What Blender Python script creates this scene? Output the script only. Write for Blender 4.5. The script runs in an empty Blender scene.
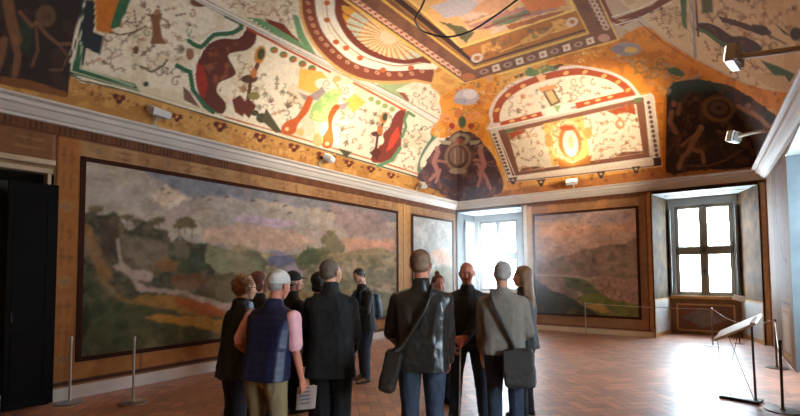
import bpy, bmesh, math, random
import numpy as np
from mathutils import Vector, Matrix, noise as mnoise
random.seed(7); RS = np.random.RandomState(11)
C = bpy.context.scene.collection
SC = bpy.context.scene
PI = math.pi

# ------------------------------------------------------------ camera
F_PX, CY = 451.23, 250.33
YAW, PITCH, ROLL, EYE = 0.6368, 0.0479, -0.0065, 1.6
FW = np.array([-math.sin(YAW)*math.cos(PITCH), math.cos(YAW)*math.cos(PITCH), math.sin(PITCH)])
R0 = np.array([math.cos(YAW), math.sin(YAW), 0.0]); U0 = np.cross(R0, FW)
RT = R0*math.cos(ROLL)+U0*math.sin(ROLL); UP = -R0*math.sin(ROLL)+U0*math.cos(ROLL)
cam = bpy.data.cameras.new('viewpoint'); camo = bpy.data.objects.new('viewpoint', cam); C.objects.link(camo)
cam.sensor_width = 36; cam.lens = F_PX/800*36; cam.shift_y = (CY-208)/800; cam.clip_start = 0.05; cam.clip_end = 300
M4 = Matrix.Identity(4)
for i in range(3):
    M4[i][0] = RT[i]; M4[i][1] = UP[i]; M4[i][2] = -FW[i]
M4[2][3] = EYE
camo.matrix_world = M4
SC.camera = camo
# ------------------------------------------------------------ world, light, exposure
SC.view_settings.view_transform = 'Standard'; SC.view_settings.look = 'None'
SC.view_settings.gamma = 1; SC.view_settings.use_curve_mapping = False
SC.view_settings.exposure = 1.5
SKY = 20.0
PW = (0, 30, 0, 30, 400, 760)     # watts of the floodlights
w = bpy.data.worlds.new('sky'); SC.world = w; w.use_nodes = True
bg = w.node_tree.nodes['Background']; bg.inputs[0].default_value = (0.74, 0.87, 1.0, 1); bg.inputs[1].default_value = SKY
SC.cycles.max_bounces = 8; SC.cycles.diffuse_bounces = 5; SC.cycles.glossy_bounces = 3
SC.cycles.sample_clamp_indirect = 6.0; SC.cycles.use_denoising = True
SC.cycles.caustics_reflective = False; SC.cycles.caustics_refractive = False

def ray(px, py): return FW + RT*((px-400)/F_PX) - UP*((py-CY)/F_PX)
def on_x(px, py, X): v = ray(px, py); t = X/v[0]; return Vector(v*t)+Vector((0, 0, EYE))
def on_y(px, py, Y): v = ray(px, py); t = Y/v[1]; return Vector(v*t)+Vector((0, 0, EYE))
def on_z(px, py, Z): v = ray(px, py); t = (Z-EYE)/v[2]; return Vector(v*t)+Vector((0, 0, EYE))
def at(px, py, d): return Vector(ray(px, py)*d)+Vector((0, 0, EYE))
def project(X, Y, Z):
    X = np.asarray(X, float); Y = np.asarray(Y, float); Z = np.asarray(Z, float)-EYE
    wv = X*FW[0]+Y*FW[1]+Z*FW[2]; wv = np.where(np.abs(wv) < 1e-3, 1e-3, wv)
    a = X*RT[0]+Y*RT[1]+Z*RT[2]; b = X*UP[0]+Y*UP[1]+Z*UP[2]
    px = 400+F_PX*a/wv; py = CY-F_PX*b/wv
    bad = wv < 0.2
    return np.where(bad, -9999., px), np.where(bad, -9999., py)

XL, YB, YF = -6.91, 12.27, -0.6
ZB, ZT, PC = 3.5175, 3.737, 0.23           # cornice bottom, top, projection
def XR(y): return 0.59+0.045*(12.27-y)

# ------------------------------------------------------------ materials
MATS = {}
def lin(c):
    return tuple(((x/12.92) if x <= .04045 else ((x+.055)/1.055)**2.4) for x in c)
def mat(name, col, rough=.6, metal=0, var=.12, scale=6, bump=0, bscale=40, detail=4, spec=.5, stretch=(1,1,1), coat=0, sheen=0, attr=None, col2=None):
    if name in MATS: return MATS[name]
    m = bpy.data.materials.new(name); m.use_nodes = True; nt = m.node_tree; N = nt.nodes; L = nt.links
    b = N['Principled BSDF']; b.inputs['Roughness'].default_value = rough; b.inputs['Metallic'].default_value = metal
    b.inputs['Specular IOR Level'].default_value = spec
    b.inputs['Coat Weight'].default_value = coat; b.inputs['Sheen Weight'].default_value = sheen
    tc = N.new('ShaderNodeTexCoord'); mp = N.new('ShaderNodeMapping'); mp.inputs['Scale'].default_value = stretch
    L.new(tc.outputs['Object'], mp.inputs[0])
    n = N.new('ShaderNodeTexNoise'); n.inputs['Scale'].default_value = scale; n.inputs['Detail'].default_value = detail
    L.new(mp.outputs[0], n.inputs['Vector'])
    mr = N.new('ShaderNodeMapRange'); mr.inputs['From Min'].default_value = .25; mr.inputs['From Max'].default_value = .75
    L.new(n.outputs['Fac'], mr.inputs['Value'])
    mx = N.new('ShaderNodeMix'); mx.data_type = 'RGBA'
    L.new(mr.outputs[0], mx.inputs['Factor'])
    if attr:
        a = N.new('ShaderNodeVertexColor'); a.layer_name = attr
        lo = N.new('ShaderNodeMix'); lo.data_type = 'RGBA'; lo.blend_type = 'MULTIPLY'; lo.inputs['Factor'].default_value = 1
        L.new(a.outputs[0], lo.inputs[6]); lo.inputs[7].default_value = (1-var, 1-var, 1-var, 1)
        L.new(lo.outputs[2], mx.inputs[6])
        hi = N.new('ShaderNodeMix'); hi.data_type = 'RGBA'; hi.blend_type = 'MULTIPLY'; hi.inputs['Factor'].default_value = 1
        L.new(a.outputs[0], hi.inputs[6]); hi.inputs[7].default_value = (1+var, 1+var, 1+var, 1)
        L.new(hi.outputs[2], mx.inputs[7])
    else:
        c = Vector(lin(col)); c2 = Vector(lin(col2)) if col2 else c*(1+var)
        if not col2: c = c*(1-var)
        mx.inputs[6].default_value = (*c, 1); mx.inputs[7].default_value = (*c2, 1)
    L.new(mx.outputs[2], b.inputs['Base Color'])
    if bump:
        n2 = N.new('ShaderNodeTexNoise'); n2.inputs['Scale'].default_value = bscale; n2.inputs['Detail'].default_value = 3
        L.new(mp.outputs[0], n2.inputs['Vector'])
        bp = N.new('ShaderNodeBump'); bp.inputs['Strength'].default_value = bump; bp.inputs['Distance'].default_value = .01
        L.new(n2.outputs['Fac'], bp.inputs['Height']); L.new(bp.outputs[0], b.inputs['Normal'])
    MATS[name] = m; return m

# ------------------------------------------------------------ object helpers
def tag(o, label=None, cat=None, group=None, kind=None):
    if label: o['label'] = label
    if cat: o['category'] = cat
    if group: o['group'] = group
    if kind: o['kind'] = kind
    return o
def empty(name, loc=(0,0,0), rz=0):
    o = bpy.data.objects.new(name, None); C.objects.link(o); o.location = loc; o.rotation_euler = (0,0,rz); o.empty_display_size = .1
    return o
def link(name, me, m, parent=None):
    o = bpy.data.objects.new(name, me); C.objects.link(o)
    if m is not None and not me.materials: me.materials.append(m)
    if parent is not None: o.parent = parent
    return o
def obj(name, bm, m, parent=None, smooth=False, loc=None):
    me = bpy.data.meshes.new(name); bmesh.ops.recalc_face_normals(bm, faces=bm.faces[:]); bm.to_mesh(me); bm.free()
    if smooth:
        for p in me.polygons: p.use_smooth = True
    o = link(name, me, m, parent)
    if loc is not None: o.location = loc
    return o
def struct(name, bm, m, parent=None, smooth=False):
    o = obj(name, bm, m, parent, smooth)
    if parent is None: o['kind'] = 'structure'
    return o
def box(bm, lo, hi, bev=0):
    lo = Vector(lo); hi = Vector(hi); c = (lo+hi)/2; s = hi-lo
    r = bmesh.ops.create_cube(bm, size=1, matrix=Matrix.Translation(c) @ Matrix.Diagonal((s.x, s.y, s.z, 1)))
    if bev:
        es = list({e for v in r['verts'] for e in v.link_edges})
        bmesh.ops.bevel(bm, geom=es, offset=bev, segments=2, affect='EDGES', profile=.5)
def prism(bm, pts, z0, z1):
    b = [bm.verts.new((x, y, z0)) for x, y in pts]; t = [bm.verts.new((x, y, z1)) for x, y in pts]
    n = len(pts); bm.faces.new(b[::-1]); bm.faces.new(t)
    for i in range(n): bm.faces.new((b[i], b[(i+1)%n], t[(i+1)%n], t[i]))
def quad(bm, *ps): return bm.faces.new([bm.verts.new(p) for p in ps])
def slab(bm, ps, thick):
    # a board with the face given by points ps and the thickness vector thick
    a = [bm.verts.new(Vector(p)) for p in ps]; b = [bm.verts.new(Vector(p)+Vector(thick)) for p in ps]
    n = len(ps); bm.faces.new(a); bm.faces.new(b[::-1])
    for i in range(n): bm.faces.new((a[i], b[i], b[(i+1)%n], a[(i+1)%n]))
def tube(bm, pts, r, seg=8, closed=False, cap=True):
    pts = [Vector(p) for p in pts]; n = len(pts); rings = []
    rr = r if isinstance(r, (list, tuple)) else [r]*n
    prev = None
    for i, p in enumerate(pts):
        if closed: t = pts[(i+1)%n]-pts[i-1]
        else: t = pts[min(i+1, n-1)]-pts[max(i-1, 0)]
        t.normalize()
        if prev is None:
            u = t.orthogonal().normalized()
        else:
            u = (prev-t*prev.dot(t)).normalized()
        prev = u; v = t.cross(u)
        rings.append([bm.verts.new(p+(u*math.cos(2*PI*k/seg)+v*math.sin(2*PI*k/seg))*rr[i]) for k in range(seg)])
    for i in range(n if closed else n-1):
        a, b = rings[i], rings[(i+1)%n]
        for k in range(seg): bm.faces.new((a[k], a[(k+1)%seg], b[(k+1)%seg], b[k]))
    if cap and not closed: bm.faces.new(rings[0][::-1]); bm.faces.new(rings[-1])
def lathe(bm, prof, seg=24, c=(0,0,0)):
    rings = []
    for r, z in prof: rings.append([bm.verts.new((c[0]+r*math.cos(2*PI*k/seg), c[1]+r*math.sin(2*PI*k/seg), c[2]+z)) for k in range(seg)])
    for a, b in zip(rings, rings[1:]):
        for k in range(seg): bm.faces.new((a[k], a[(k+1)%seg], b[(k+1)%seg], b[k]))
    bm.faces.new(rings[0][::-1]); bm.faces.new(rings[-1])
def BM(): return bmesh.new()

# ------------------------------------------------------------ painter: colours laid over the vertices of real surfaces
def vnoise(x, y, seed=0):
    xi = np.floor(x).astype(np.int64); yi = np.floor(y).astype(np.int64); fx = x-xi; fy = y-yi
    fx = fx*fx*(3-2*fx); fy = fy*fy*(3-2*fy)
    def hsh(a, b):
        n = (a*374761393+b*668265263+seed*1442695041) & 0x7fffffff
        n = ((n ^ (n >> 13))*1274126177) & 0x7fffffff
        return ((n ^ (n >> 16)) & 0xffff)/65535.
    return (hsh(xi, yi)*(1-fx)+hsh(xi+1, yi)*fx)*(1-fy)+(hsh(xi, yi+1)*(1-fx)+hsh(xi+1, yi+1)*fx)*fy
def fbm(x, y, seed=0, oct=4):
    s = 0; a = .5; t = 0
    for k in range(oct): s = s+a*vnoise(x*2**k, y*2**k, seed+k*17); t += a; a *= .5
    return s/t
def sst(a, b, x): t = np.clip((x-a)/(b-a), 0, 1); return t*t*(3-2*t)
def smooth_pts(P, closed, n=3):
    P = [np.array(p, float) for p in P]; N_ = len(P); out = []
    for i in range(N_ if closed else N_-1):
        p0 = P[i-1] if (closed or i) else P[0]; p1 = P[i]; p2 = P[(i+1) % N_]; p3 = P[(i+2) % N_] if (closed or i+2 < N_) else P[-1]
        l = np.linalg.norm(p2-p1); lim = lambda v: v*min(1, 1.5*l/(np.linalg.norm(v)/2+1e-9)); m1 = lim((p2-p0)/2); m2 = lim((p3-p1)/2)
        for k in range(n):
            t = k/n; out.append(tuple((2*t**3-3*t*t+1)*p1+(t**3-2*t*t+t)*m1+(3*t*t-2*t**3)*p2+(t**3-t*t)*m2))
    if not closed: out.append(tuple(P[-1]))
    return out
class Canvas:
    """PX,PY: place of each vertex in the traced drawing; A,B: metres along the surface; col: colour (linear)."""
    def __init__(s, PX, PY, A, B, base):
        s.PX, s.PY, s.A, s.B = PX.ravel(), PY.ravel(), A.ravel(), B.ravel()
        s.col = np.tile(np.array(lin(base)), (s.PX.size, 1)); s.clip = None
    def xy(s, sp): return (s.PX, s.PY) if sp == 'p' else (s.A, s.B)
    def put(s, idx, alpha, c):
        if s.clip is not None: alpha = alpha*s.clip[idx]
        c = np.array(lin(c)); s.col[idx] = s.col[idx]*(1-alpha[:, None])+c*alpha[:, None]
    def sdist(s, pts, idx, sp, closed=True):
        X, Y = s.xy(sp); x = X[idx]; y = Y[idx]; d = np.full(x.size, 1e9); ins = np.zeros(x.size, bool)
        n = len(pts)
        for i in range(n if closed else n-1):
            (x0, y0), (x1, y1) = pts[i], pts[(i+1) % n]; dx, dy = x1-x0, y1-y0; q = dx*dx+dy*dy+1e-12
            t = np.clip(((x-x0)*dx+(y-y0)*dy)/q, 0, 1)
            d = np.minimum(d, (x-x0-t*dx)**2+(y-y0-t*dy)**2)
            if closed and y0 != y1:
                ins ^= ((y0 > y) != (y1 > y)) & (x < dx*(y-y0)/(y1-y0)+x0)
        return np.sqrt(d), ins
    def near(s, pts, m, sp):
        X, Y = s.xy(sp); a = np.array(pts)
        return np.nonzero((X > a[:, 0].min()-m) & (X < a[:, 0].max()+m) & (Y > a[:, 1].min()-m) & (Y < a[:, 1].max()+m))[0]
    def poly(s, pts, c, sp='p', soft=None, op=1., rag=0, rs=.15):
        soft = soft or (1.0 if sp == 'p' else .02)
        if len(pts) >= 10 and sp == 'p': pts = smooth_pts(pts, True)
        idx = s.near(pts, soft+rag, sp)
        if idx.size == 0: return
        d, ins = s.sdist(pts, idx, sp); d = np.where(ins, d, -d)
        if rag: X, Y = s.xy(sp); d = d+(fbm(X[idx]*rs, Y[idx]*rs, len(pts))-.5)*2*rag
        s.put(idx, sst(-soft/2, soft/2, d)*op, c)
    def line(s, pts, wd, c, sp='p', soft=None, op=1., closed=False):
        soft = soft or (.8 if sp == 'p' else .015)
        if 6 <= len(pts) <= 12 and sp == 'p' and not closed: pts = smooth_pts(pts, False)
        idx = s.near(pts, wd+soft, sp)
        if idx.size == 0: return
        d, _ = s.sdist(pts, idx, sp, closed)
        s.put(idx, (1-sst(wd/2-soft/2, wd/2+soft/2, d))*op, c)
    def ell(s, x, y, a, b, c, ang=0, sp='p', op=1., ring=None, soft=.15):
        k = [(x+max(a, b)*1.3*i, y+max(a, b)*1.3*j) for i in (-1, 1) for j in (-1, 1)]
        idx = s.near(k, 0, sp)
        if idx.size == 0: return
        X, Y = s.xy(sp); u = X[idx]-x; v = Y[idx]-y; ca, sa = math.cos(ang), math.sin(ang)
        r = np.sqrt(((u*ca+v*sa)/a)**2+((-u*sa+v*ca)/b)**2)
        al = 1-sst(1-soft, 1+soft, r)
        if ring: al = al*sst(ring-soft, ring+soft, r)
        s.put(idx, al*op, c)
    def mottle(s, c, sc, thr=.5, op=.5, seed=1, sp='s', pts=None, wid=.12, sy=1):
        X, Y = s.xy(sp); idx = np.arange(X.size) if pts is None else s.near(pts, 0, sp)
        if idx.size == 0: return
        n = fbm(X[idx]/sc, Y[idx]/sc*sy, seed); al = sst(thr, thr+wid, n)*op
        if pts is not None: _, ins = s.sdist(pts, idx, sp); al = al*ins
        s.put(idx, al, c)
    def curl(s, x, y, r, ang, c, wd, sp='s', turn=1.4, flip=1, op=.9):
        P = []
        for k in range(13):
            t = k/12; a = ang+flip*t*turn*2*PI; q = r*(1-.85*t)
            P.append((x+q*math.cos(a), y+q*math.sin(a)))
        s.line(P, wd, c, sp, op=op, soft=wd*.8)
    def scrolls(s, pts, n, size, cols, wd, sp='s', seed=3, op=.85):
        rs = random.Random(seed); a = np.array(pts); done = []
        for k in range(n):
            for _ in range(30):
                x = rs.uniform(a[:, 0].min(), a[:, 0].max()); y = rs.uniform(a[:, 1].min(), a[:, 1].max())
                ins = False
                for i in range(len(pts)):
                    (x0, y0), (x1, y1) = pts[i], pts[(i+1) % len(pts)]
                    if (y0 > y) != (y1 > y) and x < (x1-x0)*(y-y0)/(y1-y0)+x0: ins = not ins
                if ins and all((x-u)**2+(y-v)**2 > (size*1.45)**2 for u, v in done): break
            else: continue
            done.append((x, y))
            q = size*rs.uniform(.6, 1.3); c = rs.choice(cols); g = rs.uniform(0, 6.28)
            kind = rs.random(); o1 = op*rs.uniform(.6, 1); ca, sa = math.cos(g), math.sin(g); T = lambda u, v: (x+(u*ca-v*sa)*q, y+(u*sa+v*ca)*q)
            if kind < .20:      # running scroll with leaves
                L = [T(t*2.2-1.1, .45*math.sin(t*2*PI)) for t in np.linspace(0, 1, 9)]; s.line(L, wd*1.15, c, sp, op=o1*.85, soft=wd)
                for e_, f_ in ((0, 1), (8, -1)): s.curl(*L[e_], q*.38, g+f_*1.2, c, wd*.7, sp, turn=.8, flip=f_, op=o1)
                for t in (2, 4, 6): p = T(t/8*2.2-1.1, .45*math.sin(t/8*2*PI)+.25*(1 if t != 4 else -1)); s.ell(p[0], p[1], q*.24, q*.11, rs.choice(cols), g+1.2, sp, op=o1, soft=.4)
            elif kind < .50:    # spray of leaves
                nk = rs.randint(3, 5)
                for k2 in range(nk):
                    h = g+(k2-(nk-1)/2)*.55; r_ = q*(1.0-.22*abs(k2-(nk-1)/2)); s.ell(x+r_*.55*math.cos(h), y+r_*.55*math.sin(h), r_*.5, q*.15, c, h, sp, op=o1, soft=.5)
                s.curl(x-q*.5*ca, y-q*.5*sa, q*.5, g+PI, c, wd, sp, turn=.6, flip=rs.choice((-1, 1)), op=o1)
                s.ell(x, y, q*.16, q*.16, rs.choice(cols), 0, sp, op=o1)
            elif kind < .68:    # small vase or candelabrum
                for v, r1 in ((-.8,.14), (-.5,.30), (-.2,.12), (.15,.34), (.5,.16), (.8,.24)): p = T(v, 0); s.ell(p[0], p[1], q*.16, q*r1, c if v < .3 else rs.choice(cols), g, sp, op=o1, soft=.35)
            elif kind < .80:    # tiny dancing figure
                s.ell(*T(.62, 0), q*.16, q*.15, c, g, sp, op=o1); s.ell(*T(.18, 0), q*.36, q*.17, c, g, sp, op=o1)
                for w_ in ([T(.4,0),T(.3,.45),T(.55,.7)], [T(.4,0),T(.2,-.4),T(.0,-.6)], [T(-.1,0),T(-.5,.2),T(-.9,.15)], [T(-.1,0),T(-.45,-.25),T(-.85,-.35)]): s.line(w_, wd*.9, c, sp, op=o1, soft=wd*.7)
            else:
                s.curl(x, y, q*.75, g, c, wd*1.25, sp, turn=rs.uniform(.7, 1.2), flip=rs.choice((-1, 1)), op=o1); s.ell(x+q*.8*ca, y+q*.8*sa, q*.26, q*.14, c, g+1, sp, op=o1)
def colour_mesh(name, V, faces, col, m, parent=None, smooth=True):
    me = bpy.data.meshes.new(name); V = np.asarray(V, np.float32); faces = np.asarray(faces, np.int32)
    me.vertices.add(len(V)); me.vertices.foreach_set('co', V.ravel())
    me.loops.add(faces.size); me.loops.foreach_set('vertex_index', faces.ravel())
    me.polygons.add(len(faces)); me.polygons.foreach_set('loop_start', np.arange(0, faces.size, 4, dtype=np.int32))
    me.polygons.foreach_set('loop_total', np.full(len(faces), 4, np.int32))
    me.polygons.foreach_set('use_smooth', np.full(len(faces), smooth))
    me.update(calc_edges=True); me.validate()
    a = me.color_attributes.new('paint', 'FLOAT_COLOR', 'POINT')
    c4 = np.ones((len(V), 4), np.float32); c4[:, :3] = col; a.data.foreach_set('color', c4.ravel())
    me.color_attributes.active_color = a
    return link(name, me, m, parent)
def grid_faces(nu, nv, keep=None):
    i, j = np.meshgrid(np.arange(nu-1), np.arange(nv-1), indexing='ij'); a = i*nv+j
    f = np.stack([a, a+nv, a+nv+1, a+1], -1).reshape(-1, 4)
    return f if keep is None else f[keep.ravel()]

# ============================================================ STRUCTURE
PAINT = mat('fresco_paint', (1,1,1), rough=.75, var=.16, scale=9, detail=8, attr='paint', bump=.12, bscale=14, spec=.25)
PAINTF = mat('fine_fresco_paint', (1,1,1), rough=.7, var=.13, scale=16, detail=8, attr='paint', spec=.25)
PAINTC = mat('mural_paint', (1,1,1), rough=.75, var=.07, scale=12, detail=8, attr='paint', spec=.2)
STONE = mat('cornice_stone', (.76,.72,.67), rough=.6, var=.07, scale=3, bump=.1, bscale=18)
PLASTER = mat('white_plaster', (.62,.63,.62), rough=.8, var=.08, scale=2.5)
GOLDW = mat('painted_ochre_trim', (.72,.55,.33), rough=.6, var=.15, scale=7)
WOODF = mat('weathered_window_wood', (.50,.46,.38), rough=.6, var=.15, scale=4, stretch=(6,6,1))
DARKW = mat('dark_brown_paint', (.22,.10,.06), rough=.85, spec=.15, var=.25, scale=5)
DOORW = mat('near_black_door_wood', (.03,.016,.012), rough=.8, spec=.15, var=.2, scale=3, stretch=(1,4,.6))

# ---- floor: herringbone of small worn terracotta bricks
FLOORM = mat('worn_terracotta_brick', (1,1,1), rough=.50, var=.22, scale=1.6, detail=6, attr='paint', bump=.22, bscale=9, spec=1.0, coat=.5)
_b = FLOORM.node_tree.nodes['Principled BSDF']; _b.inputs['Coat Roughness'].default_value = .34; _b.inputs['IOR'].default_value = 1.62
def build_floor():
    Wd, Ln = .14, .28; cs = math.cos(PI/4); V = []; Fc = []; col = []
    x0, x1, y0, y1 = XL-.1, 1.4, YF-.1, YB+1.35
    rr = random.Random(5)
    def brick(cx, cy, horiz):
        hx, hy = ((Ln, Wd) if horiz else (Wd, Ln)); hx = hx/2-.005; hy = hy/2-.005
        X = (cx-cy)*cs-3; Y = (cx+cy)*cs+6
        if not (x0 < X < x1 and y0 < Y < y1): return
        b = len(V); z = rr.uniform(-.0006, .0006); tx, ty = rr.uniform(-.008, .008), rr.uniform(-.008, .008)
        for sx, sy in ((-1,-1),(1,-1),(1,1),(-1,1)):
            u = cx+sx*hx; v = cy+sy*hy
            V.append(((u-v)*cs-3, (u+v)*cs+6, z+sx*hx*tx+sy*hy*ty))
        Fc.append((b, b+1, b+2, b+3))
        k = rr.uniform(.86, 1.12); n = float(fbm(np.array([X*.7]), np.array([Y*.7]), 3)[0])
        c = np.array(lin((.65*k, .41*k, .27*k)))*(1-.35*(n-.5)) ; c2 = np.array(lin((.70*k, .58*k, .50*k)))
        m = min(1, max(0, (n-.45)*3)); c = c*(1-m*.35)+c2*m*.35
        col.extend([c]*4)
    R = 75
    for i in range(-R, R):
        for j in range(-R, R):
            # herringbone lattice: one horizontal + one vertical brick per cell
            ox = i*Wd+j*2*Wd; oy = i*Wd-j*2*Wd
            brick(ox+Wd, oy+Wd/2, True)
            brick(ox+Wd*2.5, oy+Wd, False) if False else brick(ox+Wd/2, oy+Wd*2, False)
    b = len(V)
    for p in ((x0-1,y0),(x1+1,y0),(x1+1,y1+.3),(x0-1,y1+.3)): V.append((p[0], p[1], -.004)); col.append(np.array(lin((.28,.21,.17))))
    Fc.append((b, b+1, b+2, b+3))
    o = colour_mesh('floor', V, Fc, np.array(col), FLOORM, smooth=False); o['kind'] = 'structure'
build_floor()

# ---- ceiling: coved vault with its painted decoration
PXL, PXR, PY0, PY1, ZC = -4.61, -1.55, YF+3.55, 8.72, 5.73
def build_ceiling():
    nb, nf = 195, 170
    ph = np.linspace(0, PI/2, nb)
    # x parameter list: (kind, value)
    ux = [(0, p) for p in ph]+[(1, t) for t in np.linspace(0, 1, nf)[1:-1]]+[(2, p) for p in ph[::-1]]
    phf = np.linspace(0, PI/2, 280); phb = np.linspace(0, PI/2, 250)
    uy = [(0, p) for p in phf]+[(1, t) for t in np.linspace(0, 1, 300)[1:-1]]+[(2, p) for p in phb[::-1]]
    ky = np.array([k for k, _ in uy]); vy = np.array([v for _, v in uy])
    Y = np.where(ky == 0, YF+.12+(PY0-YF-.12)*(1-np.cos(vy)), np.where(ky == 1, PY0+(PY1-PY0)*vy, YB-.12-(YB-.12-PY1)*(1-np.cos(vy))))
    sy = np.where(ky == 1, 0, np.cos(vy))
    kx = np.array([k for k, _ in ux]); vx = np.array([v for _, v in ux])
    Yg, _ = np.meshgrid(Y, kx, indexing='xy'); Kx, _2 = np.meshgrid(kx, Y, indexing='ij'); Vx, _3 = np.meshgrid(vx, Y, indexing='ij')
    xr = .59+.045*(12.27-Yg)-.12
    Xg = np.where(Kx == 0, XL+.12+(PXL-XL-.12)*(1-np.cos(Vx)), np.where(Kx == 1, PXL+(PXR-PXL)*Vx, xr-(xr-PXR)*(1-np.cos(Vx))))
    sx = np.where(Kx == 1, 0, np.cos(Vx)); S = np.maximum(sx, sy[None, :])
    Zg = ZT-.01+(ZC-ZT+.01)*np.sqrt(np.clip(1-S*S, 0, 1))
    px, py = project(Xg, Yg, Zg)
    cv = Canvas(px, py, Xg, Yg, (.80,.57,.27))
    paint_ceiling(cv, Xg.ravel(), Yg.ravel(), Zg.ravel())
    V = np.stack([Xg.ravel(), Yg.ravel(), Zg.ravel()], 1)
    o = colour_mesh('ceiling', V, grid_faces(len(ux), len(uy)), cv.col, PAINTF); o['kind'] = 'structure'
CREAM = (.87,.81,.70); DOCH = (.62,.42,.2); MAR = (.37,.17,.12); GRN = (.20,.37,.24); RED = (.70,.30,.14); BRN = (.42,.27,.17); GOLD = (.86,.66,.32); WHT = (.90,.86,.78); DRK = (.16,.10,.09)
BRNS = [(.46,.30,.19), (.56,.38,.22), (.40,.26,.17), (.36,.36,.22), (.64,.34,.18), (.40,.30,.22)]
def paint_ceiling(c, X, Y, Z):
    c.mottle((.88,.66,.33), .35, .45, .6, 2); c.mottle((.70,.45,.20), .22, .55, .5, 5)
    P, Ln, El = c.poly, c.line, c.ell
    # frieze band over the cornice
    P([(0,70),(72,73),(130,91),(300,143),(437,180),(457,203),(0,88)], (.74,.54,.28)); c.mottle((.58,.36,.16), 14, .5, .5, 8, 'p', [(0,70),(72,73),(300,143),(437,180),(457,203),(0,88)])
    P([(500,192),(668,166),(760,160),(762,168),(520,196),(460,204)], (.66,.42,.22)); c.mottle((.50,.30,.16), 12, .5, .5, 9, 'p', [(500,190),(668,164),(760,160),(762,168),(460,204)])
    # ---- dark corner picture at the near end
    sl = [(-260,40),(-60,-160),(94,-80),(84,0),(71,74),(67,97),(0,84),(-160,44)]
    P(sl, (.17,.115,.095)); c.mottle((.26,.17,.12), 14, .5, .6, 91, 'p', sl); P([(22,20),(34,24),(30,58),(22,50)], (.16,.2,.14), rag=2); P([(0,84),(0,76),(30,80),(67,92),(67,98)], (.46,.28,.14))
    Fl = (.50,.33,.2)
    for pth, wd in (([(8,2),(12,24),(17,40)],11),([(14,38),(18,56),(15,74)],7),([(4,40),(0,60),(-6,76)],8),([(20,12),(32,26),(38,22)],4),([(36,22),(46,34),(58,44),(72,44)],3.4),([(58,44),(68,56),(62,70),(50,70)],1.6),([(36,28),(38,50),(32,66)],2.4)): Ln(pth, wd, Fl, soft=2.4, op=.75)
    El(46,16,10,11,(.42,.32,.2),0,'p',.7,ring=.45); El(44,16,6,7,(.40,.26,.18),0,'p',.6); El(6,-6,6,7,Fl)
    # ---- left cove, grotesque field
    field = [(92,-60),(84,0),(72,73),(128,90),(300,141),(405,172),(418,176),(424,160),(437,140),(432,122),(437,122),(400,100),(200,0),(80,-60)]
    P([(104,-80),(84,0),(71,74),(128,91),(300,143),(437,182),(441,158),(437,121),(200,0),(50,-75)], CREAM)
    c.mottle((.78,.68,.52), 20, .5, .5, 4, 'p', field)
    c.scrolls([(125,5),(195,10),(188,60),(175,85),(90,62),(110,35)], 95, 7.5, BRNS, 1.3, 'p', 1)
    c.scrolls([(240,60),(300,90),(300,125),(240,105)], 45, 6.5, BRNS, 1.1, 'p', 2)
    c.scrolls([(345,95),(400,120),(380,155),(335,140)], 36, 5.5, BRNS, 1.0, 'p', 3)
    c.scrolls([(408,125),(432,125),(425,150),(410,168),(395,160)], 34, 4.6, BRNS, .9, 'p', 6)
    # left green L and gold panel, blue-brown ground
    P([(85,0),(96,0),(94,32),(104,36),(100,55),(86,48),(84,66),(76,62),(80,40)], (.16,.16,.17))
    P([(95,-20),(124,-20),(122,0),(111,34),(96,31)], (.74,.42,.14)); Ln([(95,0),(96,31),(111,34),(122,0)], 1.4, (.75,.65,.4))
    P([(122,-10),(132,-10),(131,0),(119,27),(110,29)], GRN)
    P([(79,40),(84,43),(82,68),(135,84),(140,92),(71,74)], GRN); Ln([(84,-6),(80,40),(82,48),(80,68),(134,86)], 1.3, (.70,.72,.6))
    Ln([(84,-10),(80,30),(71,74),(130,92),(300,143),(400,172),(440,184)], 1.6, (.22,.26,.2)); Ln([(71,71),(130,88),(300,139),(404,170)], 1.1, (.70,.68,.55))
    Ln([(225,117),(300,138),(400,168),(424,176)], 1.3, RED)
    # winged figure with cloak
    P([(150,14),(163,13),(160,22),(162,36),(166,44),(150,44),(153,30)], (.50,.32,.2)); El(157,12,3,3,(.6,.42,.28)); Ln([(160,17),(168,22),(170,27)],1.6,(.5,.33,.22)); Ln([(154,18),(146,14)],1.6,(.5,.33,.22)); Ln([(134,10),(137,30),(128,36)],1.2,BRN); Ln([(110,32),(120,35),(135,32),(146,26)],1.6,BRN)
    El(146,84,3,2.6,(.25,.27,.22)); Ln([(140,66),(152,72),(163,66),(167,60)],2.2,(.40,.36,.28)); El(136,50,3,4,BRN); El(200,2,10,5,(.40,.24,.16))
    # maroon scroll with green border, left
    P([(248,27),(256,32),(255,43),(247,50),(236,52),(228,56),(236,72),(230,78),(219,83),(217,92),(226,104),(222,114),(208,108),(200,98),(196,86),(195,72),(199,58),(208,44),(222,38),(238,38)], MAR)
    c.mottle((.55,.32,.18), 6, .56, .7, 12, 'p', [(248,27),(256,32),(255,43),(236,52),(236,72),(219,83),(226,104),(208,108),(196,86),(199,58),(222,38)])
    P([(196,62),(203,66),(208,84),(204,98),(199,94),(195,76)], (.62,.17,.1), op=.85); Ln([(200,98),(196,86),(195,72),(199,58),(208,44),(222,38),(238,38),(246,29)], 1.0, WHT)
    Ln([(189,41),(201,47),(214,35),(232,33),(242,25),(226,16)], 4.6, GRN); Ln([(177,66),(190,72),(193,90),(205,106),(213,112)], 4.6, GRN); Ln([(188,38),(200,43),(213,32),(231,30),(238,24)], .9, WHT); El(190,54,4,6,(.58,.38,.24)); P([(183,86),(190,92),(200,108),(184,100)],(.45,.32,.26))
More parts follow.
